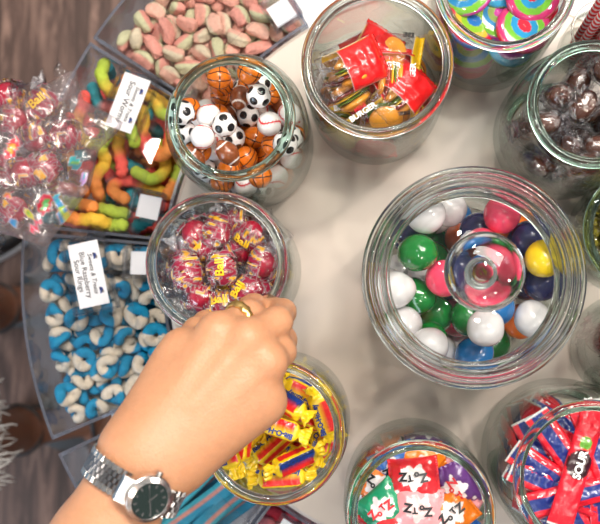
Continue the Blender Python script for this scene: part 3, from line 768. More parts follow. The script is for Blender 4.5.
class SDF:
    def __init__(s): s.c = []
    def cone(s, a, b, ra, rb, k=.006, flat=None): s.c.append((np.array(a, float), np.array(b, float), ra, rb, k, flat)); return s
    def chain(s, pts, rs, k=.006):
        for a, b, ra, rb in zip(pts[:-1], pts[1:], rs[:-1], rs[1:]): s.cone(a, b, ra, rb, k)
        return s
    def ev(s, P):
        D = None
        for a, b, ra, rb, k, flat in s.c:
            pa = P - a; ba = b - a
            if flat is not None:                                   # squash along the normal `flat` by factor f
                nrm, f = flat; d0 = pa @ nrm; pa = pa + np.multiply.outer(d0 * (1 / f - 1), nrm); d0 = ba @ nrm; ba = ba + d0 * (1 / f - 1) * nrm
            t = np.clip((pa @ ba) / max(ba @ ba, 1e-12), 0, 1)
            d = np.sqrt(((pa - t[..., None] * ba) ** 2).sum(-1)) - (ra + (rb - ra) * t)
            if flat is not None: d = d * (.5 + .5 * flat[1])
            if D is None: D = d
            else:
                h = np.clip(.5 + .5 * (D - d) / k, 0, 1); D = D * (1 - h) + d * h - k * h * (1 - h)
        return D
    def mesh(s, name, mat, h=.002, pad=.012, smooth=3, extra=None):
        lo = np.min([np.minimum(c[0], c[1]) - max(c[2], c[3]) for c in s.c], 0) - pad; hi = np.max([np.maximum(c[0], c[1]) + max(c[2], c[3]) for c in s.c], 0) + pad
        n = np.ceil((hi - lo) / h).astype(int) + 1
        ax = [lo[i] + np.arange(n[i]) * h for i in range(3)]
        D = np.empty(n, np.float32)
        YZ = np.stack(np.meshgrid(ax[1], ax[2], indexing='ij'), -1)
        for i in range(n[0]):
            P = np.empty((n[1], n[2], 3)); P[..., 0] = ax[0][i]; P[..., 1:] = YZ
            D[i] = s.ev(P) if extra is None else extra(s.ev(P), P)
        V, F = surface_nets(D, lo, h)
        for _ in range(smooth):
            acc = np.zeros_like(V); cnt = np.zeros(len(V))
            for k in range(4):
                a, b = F[:, k], F[:, (k + 1) % 4]
                np.add.at(acc, a, V[b]); np.add.at(acc, b, V[a]); np.add.at(cnt, a, 1); np.add.at(cnt, b, 1)
            V = .5 * V + .5 * acc / cnt[:, None]
        return mesh(name, V, F.tolist(), mat)
def hand():
    """left hand reaching down into the jar, back of the hand up; wrist lower left, fingers curled down at the upper right"""
    A = lambda px, py, z: np.array(at(px, py, z))
    el = A(-2, 728, .235); fm = A(98, 548, .232); wr = A(141, 463, .232)
    root = empty('person', at(141, 462, .23)); tag(root, 'bare left forearm and hand with watch and ring reaching into a jar', 'person')
    s = SDF(); up = np.array((0, 0, 1.0)); d = (A(255, 345, .215) - wr); d /= np.linalg.norm(d)
    # forearm: wider than deep
    s.cone(el, fm, .046, .034, .01, (up, .85)); s.cone(fm, wr, .034, .0278, .01, (up, .74))
    # elbow and upper arm outside the picture
    sh = A(-230, 900, .50); s.cone(el, sh, .046, .056, .03)
    # metacarpals: fan from the wrist to the knuckles (pinky .. index)
    K = [A(181, 347, .202), A(217, 331, .211), A(248, 338, .215), A(268, 362, .212)]
    W = [A(130, 446, .226), A(139, 452, .231), A(149, 461, .232), A(158, 470, .229)]
    kr = [.0115, .0122, .0126, .0122]
    for k, w, r in zip(K, W, kr): s.cone(w, k, .0185, r, .014, (up, .85))
    # flesh between them and the heel of the hand
    s.cone(A(150, 440, .214), A(208, 358, .196), .0215, .0165, .018); s.cone(A(170, 455, .214), A(240, 372, .198), .0215, .0165, .018)
    s.cone(A(184, 461, .218), A(262, 401, .203), .0180, .0180, .014); s.cone(A(141, 430, .216), A(170, 362, .199), .0130, .0120, .012)
    # fingers: proximal, middle and tip segments curling down towards the sweets
    F = [  # pinky, ring, middle, index
        ([K[0], A(196, 330, .176), A(205, 322, .154), A(214, 322, .138)], [.0105, .0088, .0080, .0068]),
        ([K[1], A(249, 314, .190), A(254, 306, .162), A(247, 305, .140)], [.0116, .0098, .0088, .0074]),
        ([K[2], A(277, 322, .196), A(283, 312, .166), A(268, 304, .141)], [.0122, .0104, .0092, .0076]),
        ([K[3], A(281, 352, .192), A(284, 340, .164), A(268, 326, .142)], [.0118, .0102, .0090, .0076])]
    for p, r in F: s.chain(p, r, .0055)
    # thumb under the palm, on the index side, closing towards the fingertips
    s.chain([A(172, 452, .208), A(226, 398, .186), A(252, 356, .162), A(254, 334, .146)], [.0165, .0130, .0105, .0082], .010)
    # knuckle bumps and extensor tendons
    for k, r in zip(K, kr): s.cone(k + (0, 0, .0028), k + (0, 0, .0028), .0092, .0092, .010)
    for k, w in list(zip(K, W))[1:]:
        a = w + (k - w) * .45 + (0, 0, .0105); s.cone(a, k + (0, 0, .0078), .0022, .0036, .007)
    arm = obj('arm', s.mesh('left_arm', M['skin'], .0019, .012, 4), root); arm.matrix_parent_inverse = Matrix.Translation(-root.location)
    # nails on the fingertips
    for p, r in F:
        t = p[3]; e = t - p[2]; e /= np.linalg.norm(e)
        side = np.cross(e, up); side /= np.linalg.norm(side); nn = np.cross(side, e)
        out = (t - (p[1])) * 1.0
        dirn = nn if nn @ (p[2] - K[2] + (p[2] - p[1])) > 0 else -nn
        v = []; f = []
        for i in range(7):
            for j in range(7):
                u = -1 + i / 3; w = -1 + j / 3
                v.append(t + e * u * .0048 + side * w * r[3] * .62 + dirn * (r[3] * (1.02 - .28 * w * w)))
        for i in range(6):
            for j in range(6): f.append((i * 7 + j, i * 7 + j + 1, (i + 1) * 7 + j + 1, (i + 1) * 7 + j))
        o = obj('fingernail', mesh('fingernail', v, f, M['nail']), root); o.matrix_parent_inverse = Matrix.Translation(-root.location)
    # ring: ridged gold band on the ring finger's first segment
    a, b = F[1][0][0], F[1][0][1]; c = a + (b - a) * .72; ax = (b - a) / np.linalg.norm(b - a); rr = .0112
    band('gold_ring', 'ridged gold band on the ring finger of the reaching hand', 'ring', c, ax, rr)
    watch(fm, wr, up, s)
    return s
def band(name, label, cat, c, ax, r):
    q = Vector(ax).to_track_quat('Z', 'Y'); v = []; f = []; n, m = 110, 14
    for i in range(n):
        a = 2 * PI * i / n
        for j in range(m):
            b = 2 * PI * j / m; x = .0019 * math.cos(b); z = .0036 * math.sin(b)
            w = 1 + .35 * (abs(math.sin(a * 11 + z * 900)) > .55) * (math.cos(b) > 0)
            R = r + x * w; v.append((R * math.cos(a), R * math.sin(a), z * (1 + .15 * math.sin(a * 11))))
    for i in range(n):
        for j in range(m): f.append((i * m + j, ((i + 1) % n) * m + j, ((i + 1) % n) * m + (j + 1) % m, i * m + (j + 1) % m))
    o = obj(name, mesh(name, v, f, M['gold'])); o.location = c; o.rotation_mode = 'QUATERNION'; o.rotation_quaternion = q
    tag(o, label, cat); return o
def watch(fm, wr, up, sdf):
    """steel watch: five-link bracelet round the wrist, fluted bezel, dark dial"""
    c0 = fm + (wr - fm) * .80; ax = wr - fm; ax /= np.linalg.norm(ax); side = np.cross(up, ax); side /= np.linalg.norm(side); u = np.cross(ax, side)
    # side points to the left of the arm in the photo; angle 0 = up, positive towards the lower right
    ts = np.linspace(0, 2 * PI, 121); rad = []
    for t in ts:                                                   # where the skin is, all round the wrist
        d = -side * math.sin(t) + u * math.cos(t); rr = np.arange(.010, .07, .0004); D = sdf.ev(c0 + rr[:, None] * d); rad.append(rr[np.argmax(D > 0)])
    rad = np.array(rad); rad[-1] = rad[0]
    for _ in range(6): rad[:-1] = (np.roll(rad[:-1], 1) + 2 * rad[:-1] + np.roll(rad[:-1], -1)) / 4; rad[-1] = rad[0]
    def P(t, o=0.0):
        return c0 + (-side * math.sin(t) + u * math.cos(t)) * (np.interp(t % (2 * PI), ts, rad) + o + .0008)
    face = math.radians(36); root = empty('wristwatch', P(face)); inv = Matrix.Translation(-root.location)
    tag(root, 'steel wristwatch with dark green dial and five-row bracelet on the left wrist', 'watch')
    br = {'bracelet': MB()}; mb = MB(); n = 34; gap = math.radians(30)
    for i in range(n):
        t = face + gap + (2 * PI - 2 * gap) * (i + .5) / n; dt = (2 * PI - 2 * gap) / n
        for j, (w0, w1) in enumerate(((-.0098, -.0056), (-.0056, -.0019), (-.0019, .0019), (.0019, .0056), (.0056, .0098))):
            tt = t + (dt * .5 if j % 2 else 0); n0 = P(tt, .0022) - P(tt, 0); n0 /= np.linalg.norm(n0); tg = P(tt + .02) - P(tt - .02); L = np.linalg.norm(P(tt + dt / 2) - P(tt - dt / 2)) * .47; tg /= np.linalg.norm(tg)
            cc = P(tt, .0016); ww = .47 * (w1 - w0); h = .0013 if j in (0, 4) else .0010
            pts = []; sub = [(-1, -.55), (-.6, 1), (.6, 1), (1, -.55)]
            for s1 in (-1, 1):
                for q, z in sub: pts.append(cc + ax * ((w0 + w1) / 2 + s1 * ww) + tg * q * L + n0 * z * h)
            mb.add(pts, [(0, 1, 2, 3)[::-1], (4, 5, 6, 7), (0, 4, 5, 1)[::-1], (1, 5, 6, 2)[::-1], (2, 6, 7, 3)[::-1], (3, 7, 4, 0)[::-1]], 0 if j in (0, 4) else 1)
    o = obj('bracelet', mb.build('watch_bracelet', [M['steel'], M['steel_dark']], False), root); o.matrix_parent_inverse = inv
    nf = P(face, .01) - P(face); nf /= np.linalg.norm(nf); tx = np.cross(nf, ax); tx /= np.linalg.norm(tx)
    q = Matrix((tuple(-tx), tuple(ax), tuple(nf))).transposed().to_4x4(); q.translation = Vector(P(face, .0012))   # x across the arm, y along it
    def put(name, v, f, mat, sm=True, parent=root):
        me = mesh(name, v, f, mat); auto_smooth(me, 30)
        o = obj(name, me, parent); 
        if parent is root: o.matrix_parent_inverse = inv; o.matrix_basis = q
        return o
    R = .0162
    v, f = lathe([(.0001, -.001), (R - .003, -.001), (R, .001), (R, .0048), (R - .0012, .0058), (.0001, .0058)], 64, False); case = put('case', v, f, M['steel'])
    v = []; f = []; m = 120
    for i in range(m):
        a = 2 * PI * i / m; k = .00035 * (i % 2)
        for r, z in ((R - .0006, .0056), (R - .0006, .0066 - k), (R - .0034, .0084 - k), (R - .0038, .0080), (R - .0038, .0056)): v.append((r * math.cos(a), r * math.sin(a), z))
    for i in range(m):
        for j in range(5): f.append((i * 5 + j, ((i + 1) % m) * 5 + j, ((i + 1) % m) * 5 + (j + 1) % 5, i * 5 + (j + 1) % 5))
    put('bezel', v, f, M['steel'])
    v, f = lathe([(.0001, .0070), (R - .0038, .0070), (R - .0038, .0058), (.0001, .0058)], 64, False); put('dial', v, f, M['dial'])
    mb = MB()
    for i in range(12):
        a = 2 * PI * i / 12; r0, r1 = (.0088, .0112); w = .0006; c, s = math.cos(a), math.sin(a)
        mb.box(r0, r1, -w, w, .0070, .00725, 0, None, Matrix.Rotation(a, 4, 'Z'))
    for a, L, w in ((math.radians(62), .0062, .0005), (math.radians(-58), .0090, .0004), (math.radians(120), .0098, .00018)): mb.box(-.0012, L, -w, w, .0073, .0075, 0, None, Matrix.Rotation(a, 4, 'Z'))
    o = put('hands', mb.v, mb.f, M['steel'])
    v, f = lathe([(.0001, .0083), (R - .0042, .0083), (R - .0042, .0079), (.0001, .0079)], 64, False); put('crystal', v, f, M['glass'])
    v, f, _ = sweep([(0, R - .0006, .003), (0, R + .003, .003)], .0021, 20); put('crown', v, f, M['steel'])
    for sx in (-1, 1):
        mb = MB(); 
        pts = [(sx * R * .86, -.0088, .0045), (sx * R * .86, .0088, .0045), (sx * (R + .0042), .0086, .0006), (sx * (R + .0042), -.0086, .0006)]
        mb.add(pts + [(x, y, z - .003) for x, y, z in pts], [(0, 1, 2, 3), (7, 6, 5, 4), (0, 4, 5, 1), (1, 5, 6, 2), (2, 6, 7, 3), (3, 7, 4, 0)]); put('end_link', mb.v, mb.f, M['steel'])
def left_person():
    """someone standing at the left edge: bare lower legs under frayed shorts, strappy sandals"""
    root = empty('person', (-.55, -.09, 0)); tag(root, 'person at the left edge in frayed light denim shorts, bare legs and black sandals', 'person'); inv = Matrix.Translation(-root.location)
    s = SDF(); f = lambda x, y, z: np.array((x, y, z))
    legs = [(-.535, -.180, .10), (-.575, .010, .25)]
    for lx, ly, ang in legs:
        hip = f(lx - .10, ly * .55 - .04, .95); kn = f(lx - .025, ly, .48); an = f(lx, ly, .085)
        s.cone(hip, kn + (0, 0, .04), .075, .056, .03); s.cone(kn + (0, 0, .04), kn - (0, 0, .1), .055, .052, .02); s.cone(kn - (0, 0, .1), an, .051, .0315, .02)
        dx, dy = math.cos(ang), math.sin(ang)
        s.cone(an, f(lx - .035 * dx, ly - .035 * dy, .035), .031, .026, .015); s.cone(an - (0, 0, .012), f(lx + .10 * dx, ly + .10 * dy, .034), .029, .022, .02)
        for q in range(5):
            o = (q - 2) * .0145; bx, by = lx + .10 * dx - o * dy, ly + .10 * dy + o * dx; L = .055 - .004 * abs(q - (3 if ly < 0 else 1))
            s.cone(f(bx, by, .032), f(bx + L * dx, by + L * dy, .026), .0115, .009, .008)
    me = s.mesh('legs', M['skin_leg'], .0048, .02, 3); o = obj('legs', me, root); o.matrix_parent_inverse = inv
    # shorts: hips and two open leg tubes ending in a frayed hem
    sh = SDF(); sh.cone(f(-.66, -.20, .98), f(-.68, .06, .98), .115, .115, .04)
    for lx, ly, ang in legs:
        hip = f(lx - .10, ly * .55 - .04, .95); hem = f(lx + .018, ly + .028, .505); sh.cone(hip, hem, .105, .098, .03)
    hem_z = .50
    def cut(D, P): return np.maximum(D, hem_z - P[..., 2])
    me = sh.mesh('shorts', M['denim'], .006, .02, 2, cut); o = obj('shorts', me, root); o.matrix_parent_inverse = inv
    rnd = random.Random(4); mb = MB()
    for lx, ly, ang in legs:
        for i in range(260):
            a = 2 * PI * i / 260; r = .094 + rnd.uniform(-.004, .007); p = f(lx + .018 + r * math.cos(a), ly + .028 + r * math.sin(a), hem_z + .008)
            L = rnd.uniform(.02, .045); q = [p + (rnd.gauss(0, .0012), rnd.gauss(0, .0012), 0)]
            for k in range(3): q.append(q[-1] + f(math.cos(a) * rnd.uniform(-.002, .006) + rnd.gauss(0, .004), math.sin(a) * rnd.uniform(-.002, .006) + rnd.gauss(0, .004), -L / 3))
            v, ff, _ = sweep(q, .00085, 5); mb.add(v, ff)
    o = obj('frayed_hem', mb.build('frayed_hem', [M['fray']]), root); o.matrix_parent_inverse = inv; o['label'] = 'pale frayed cotton threads'
    for lx, ly, ang in legs:
        dx, dy = math.cos(ang), math.sin(ang); mb = MB(); v = []; n = 40
        for z in (.002, .014):
            for i in range(n):
                a = 2 * PI * i / n; x = .058 + .125 * math.cos(a); y = (.045 - .008 * (math.cos(a) < -.2)) * math.sin(a); v.append((lx + x * dx - y * dy, ly + x * dy + y * dx, z))
        mb.add(v, [list(range(n))[::-1], list(range(n, 2 * n))] + [(i, (i + 1) % n, n + (i + 1) % n, n + i) for i in range(n)])
        sa = obj('sandal', bevel(mb.build('sandal_sole', [M['leather']]), .002, 2, 50), root); sa.matrix_parent_inverse = inv
        for h, w, off in ((.088, .0375, 0.0), (.030, .040, .105)):
            P = []
            for i in range(41):
                a = (2 * PI if off == 0 else PI) * i / 40
                x = off + (w * math.cos(a) if off == 0 else .004 * math.sin(a)); y = w * math.sin(a) if off == 0 else w * math.cos(a); z = h if off == 0 else .012 + (.045) * math.sin(a)
                P.append((lx + x * dx - y * dy, ly + x * dy + y * dx, z))
            v, ff, _ = sweep(P, .0042, 8); st = obj('strap', mesh('sandal_strap', v, ff, M['leather']), sa)
def sneaker():
    """black shoe with a white sole seen at the left edge on the floor"""
    c = at(-14, 243, -TZ); root = empty('sneaker', (c.x, c.y, 0), math.radians(35)); tag(root, 'black sneaker with white rubber sole on the floor at the left edge', 'shoe')
    n = 56
    def outline(i, k=1.0):
        a = 2 * PI * i / n; x = .135 * math.cos(a); w = .047 + .006 * math.cos(a) - .008 * math.exp(-((x + .01) / .05) ** 2); return x * k, w * math.sin(a) * k
    rows = [(1.0, .001), (1.03, .004), (1.03, .022), (1.0, .026)]; v = []; f = []
    for k, z in rows:
        for i in range(n): x, y = outline(i, k); v.append((x, y, z + .008 * (x > .1) * (z > .01) * 0))
    for r in range(3):
        for i in range(n): f.append((r * n + i, r * n + (i + 1) % n, (r + 1) * n + (i + 1) % n, (r + 1) * n + i))
    f.append(list(range(n))[::-1]); f.append([3 * n + i for i in range(n)]); obj('sole', auto_smooth(mesh('sneaker_sole', v, f, M['sole'])), root)
    v = []; f = []; R = 12
    for r in range(R):
        t = r / (R - 1)
        for i in range(n):
            x, y = outline(i, .98); top = .050 + .045 * (1 / (1 + math.exp((x - .02) / .022)))
            k = (1 - t ** 3 * (.62 if x > -.02 else .38)); z = .026 + (top - .026) * math.sin(t * PI / 2); v.append((x * (1 - .12 * t * (x > 0)) if x > 0 else x * (1 - .06 * t), y * k, z))
    for r in range(R - 1):
        for i in range(n): f.append((r * n + i, r * n + (i + 1) % n, (r + 1) * n + (i + 1) % n, (r + 1) * n + i))
    f.append([(R - 1) * n + i for i in range(n)]); obj('upper', mesh('sneaker_upper', v, f, M['leather']), root)
    for k in range(5):
        x = .015 + k * .014; P = [(x, -.026 + .013 * j, .064 - .0012 * k * 3 + .006 * math.cos((j - 2) * .7)) for j in range(5)]
        vv, ff, _ = sweep(P, .0024, 8); obj('lace', mesh('shoe_lace', vv, ff, M['leather']), root)
def bag():
    """clear printed cellophane bag of red fireballs, held open at the left edge above the bins"""
    z0 = .050
    out = [(-40, 118), (5, 104), (30, 92), (75, 68), (83, 100), (104, 111), (126, 124), (99, 150), (90, 188), (70, 216), (45, 247), (12, 236), (-40, 226)]
    root = empty('cellophane_bag', at(30, 160, z0 - .02)); tag(root, 'clear cellophane bag with bright printed blobs holding red fireballs, left edge', 'candy bag'); inv = Matrix.Translation(-root.location)
    cen = np.array((32, 160)); nr, na = 26, 96
    def edge(a):
        d = np.array((math.cos(a), math.sin(a))); best = 0
        for p, q in zip(out, out[1:] + out[:1]):
            p = np.array(p, float) - cen; q = np.array(q, float) - cen; e = q - p; det = d[0] * -e[1] + d[1] * e[0]
            if abs(det) < 1e-9: continue
            t = (p[0] * -e[1] + p[1] * e[0]) / det; u = (d[0] * p[1] - d[1] * p[0]) / det
            if t > 0 and -1e-6 <= u <= 1 + 1e-6: best = max(best, t)
        return best
    blobs = [((45, 205), 7, 11, .3, [(.55, .02, .06), (.08, .45, .12)]), ((63, 212), 5, 12, -.3, [(.02, .30, .65), (.35, .60, .06)]), ((36, 226), 4, 9, .5, [(.75, .02, .10), (.65, .05, .10)]), ((12, 148), 6, 12, .4, [(.75, .03, .06), (.85, .50, .04)]), ((40, 80), 12, 3.5, -.35, [(.05, .28, .75), (.25, .65, .35)]),
             ((4, 85), 8, 4, -.1, [(.85, .08, .22), (.85, .12, .25)]), ((75, 163), 7, 6, .8, [(.03, .45, .50), (.20, .55, .10)]), ((14, 222), 4, 4, 0, [(.02, .30, .70), (.05, .35, .65)]), ((28, 214), 6, 3, .9, [(.60, .55, .05), (.20, .50, .10)]), ((56, 198), 4, 5, 0, [(.02, .45, .55), (.05, .30, .70)]), ((84, 178), 3.5, 7, .2, [(.55, .30, .65), (.10, .45, .55)]), ((8, 196), 5, 3.5, .2, [(.70, .25, .05), (.75, .06, .20)]), ((68, 232 - 14), 3, 8, -.5, [(.55, .6, .1), (.1, .5, .3)])]
    for nm, sg in (('front_film', 1), ('back_film', -1)):
        v = []; c = []; f = []
        for i in range(nr + 1):
            for j in range(na):
                a = 2 * PI * j / na; k = (i / nr) ** .85; px, py = cen + np.array((math.cos(a), math.sin(a))) * edge(a) * k
                fold = .018 * n3((px * .03, py * .03, sg), 1.0, 3) + .006 * n3((px * .09, py * .09, sg), 1.0, 8) + .004 * abs(math.sin(a * 9 + k * 2)) * k
                z = z0 + sg * .024 * (1 - k ** 2.2) ** .7 + fold * (.4 + .6 * k) + (.006 if sg > 0 else 0) + .020 * (k ** 3) * (.5 + .5 * math.cos(a * 3 + 1))
                v.append(at(px, py, z)); al = 0; cc = (1, 1, 1)
                if sg > 0:
                    for (bx, by), rx, ry, ro, cl in blobs:
                        dx, dy = px - bx, py - by; X = (dx * math.cos(ro) + dy * math.sin(ro)) / rx; Y = (-dx * math.sin(ro) + dy * math.cos(ro)) / ry; r = math.hypot(X, Y) + .25 * n3((px, py, 0), .22, 4)
                        if r < 1: al = .72; cc = cl[0] if r > .5 else cl[1]
                c.append((*cc, al) if al else (.80, .70, .72, .06))
        for i in range(nr):
            for j in range(na):
                q = (i * na + j, i * na + (j + 1) % na, (i + 1) * na + (j + 1) % na, (i + 1) * na + j); f.append(q if sg < 0 else q[::-1])
        o = obj(nm, mesh(nm, v, f, M['bagfilm'], np.array(c)), root); o.matrix_parent_inverse = inv
    spots = [(42, 104, .7), (64, 136, .2), (16, 122, 1.5), (46, 168, 2.2), (8, 96, .3), (34, 138, .4), (6, 168, 1.0), (26, 172, .1), (14, 210, .8)]
    ords = ['topmost, under the blue printed patch', 'nearest the name card of the worms', 'upper left, just left of the topmost one', 'lowest on the right side', 'at the upper left corner', 'in the middle of the cluster', 'at the left, below the red printed oval', 'below the middle of the cluster', 'at the bottom, beside the blue dot']
    for i, (px, py, a) in enumerate(spots):
        z = z0 + (.004 if i % 2 else -.006); place('fireball', [0, 2, 4, 1, 3, 4, 5, 2, 4][i], at(px, py, z), Euler((1.1 * i, .3 * math.sin(i * 2.1), a)).to_quaternion(), 'red fireball in the clear bag, ' + ords[i], 'fireballs in the cellophane bag', 1.12)
def straws():
    """red and white striped candy sticks standing in a glass cup, upper right"""
    c = at(572, 58, 0.0); rnd = random.Random(2); c = Vector((c.x + .012, c.y + .004, 0))
    cup = empty('glass_cup', (c.x, c.y, TZ + .0004)); tag(cup, 'small clear glass cup holding striped candy sticks at the upper right', 'cup')
    v, f = lathe([(.0001, 0), (.024, 0), (.026, .003), (.027, .07), (.0250, .07), (.0240, .006), (.0001, .006)], 64, True); obj('body', mesh('cup_body', v, f, M['glass']), cup)
    v, f = lathe([(.026 + .0012 * math.cos(q * PI / 4), .0705 + .0012 * math.sin(q * PI / 4)) for q in range(8)], 64, True); obj('rim', mesh('cup_rim', v, f, M['rim_clear']), cup)
    n = 14
    for i in range(n):
        a = 2 * PI * i / n * 1.0; r = .017 if i < 9 else .008; a = 2 * PI * (i / 9 if i < 9 else (i - 9) / 5 + .1)
        bx, by = r * .8 * math.cos(a), r * .8 * math.sin(a); tx, ty = r * 1.15 * math.cos(a), r * 1.15 * math.sin(a); L = .155 + rnd.uniform(-.012, .012)
        pts = np.array([(bx + (tx - bx) * t, by + (ty - by) * t, .0065 + L * t) for t in np.linspace(0, 1, 150)])
        v, f, ta = sweep(pts, .0037, 20); cl = [(.80, .018, .015) if ((t * L / .0095 + ang / (2 * PI)) % 1) < .58 else (.88, .82, .78) for t, ang in ta]
        o = obj('striped_candy_stick', mesh('striped_stick', v, f, M['paper'], np.array(cl)), None, (c.x, c.y, TZ)); tag(o, 'red and white spiral striped candy stick standing in the glass cup', 'candy stick', 'striped candy sticks in the cup')
def belts():
    """flat sugared sour belts lying side by side in the fourth bin"""
    rnd = random.Random(8); a0, a1 = BINS[3]; z = TZ - BH + .0065; k = 0
    for lay in range(3):
        for i in range(8):
            w = .0082; x0 = -.064 + .0182 * i + rnd.uniform(-.002, .002) + (.008 if lay % 2 else 0); L = .047
            am = math.radians((a0 + a1) / 2); er = np.array((math.cos(am), math.sin(am), 0)); et = np.array((-math.sin(am), math.cos(am), 0)); cen = np.array((T.x, T.y, 0)) + er * .322
            lim = .322 * math.radians(a1 - a0) / 2 - .012
            if abs(x0) > lim - .008: continue
            zz = z + lay * .0125; n = 40; v = []; c = []; f = []; m = 10; ph = rnd.uniform(0, 6)
            for q in range(n):
                t = q / (n - 1); s = -L + 2 * L * t; zc = zz + .0028 * math.sin(t * 7 + ph) + .003; off = x0 * (1 + s * 1.6) + .0035 * math.sin(t * 3 + ph)
                tw = .22 * math.sin(t * 5 + ph)
                ring_ = [(-1 + 2 * j / (m - 1), 1) for j in range(m)] + [(1 - 2 * j / (m - 1), -1) for j in range(m)]
                for u, sd in ring_:
                    b = (1 - abs(u) ** 8 * .5) * .0017
                    p = cen + er * s + et * (off + u * w) + np.array((0, 0, zc + tw * u * w * .5 + sd * b)); v.append(p)
                    uu = u if (i + lay) % 2 else -u
                    c.append((.72, .30, .24) if -.42 < uu < .02 else (.03, .30, .46) if uu >= .02 else (.05, .42, .52))
            M2 = 2 * m
            for q in range(n - 1):
                for j in range(M2): f.append((q * M2 + j, q * M2 + (j + 1) % M2, (q + 1) * M2 + (j + 1) % M2, (q + 1) * M2 + j))
            f.append(tuple(range(M2 - 1, -1, -1))); f.append(tuple((n - 1) * M2 + j for j in range(M2)))
            o = obj('sour_belt', mesh('sour_belt', v, f, M['sugar'], np.array(c))); tag(o, 'teal sugared sour belt with a pink stripe in the bin behind the watch', 'gummy candy', 'sour belts in the bottom bin')
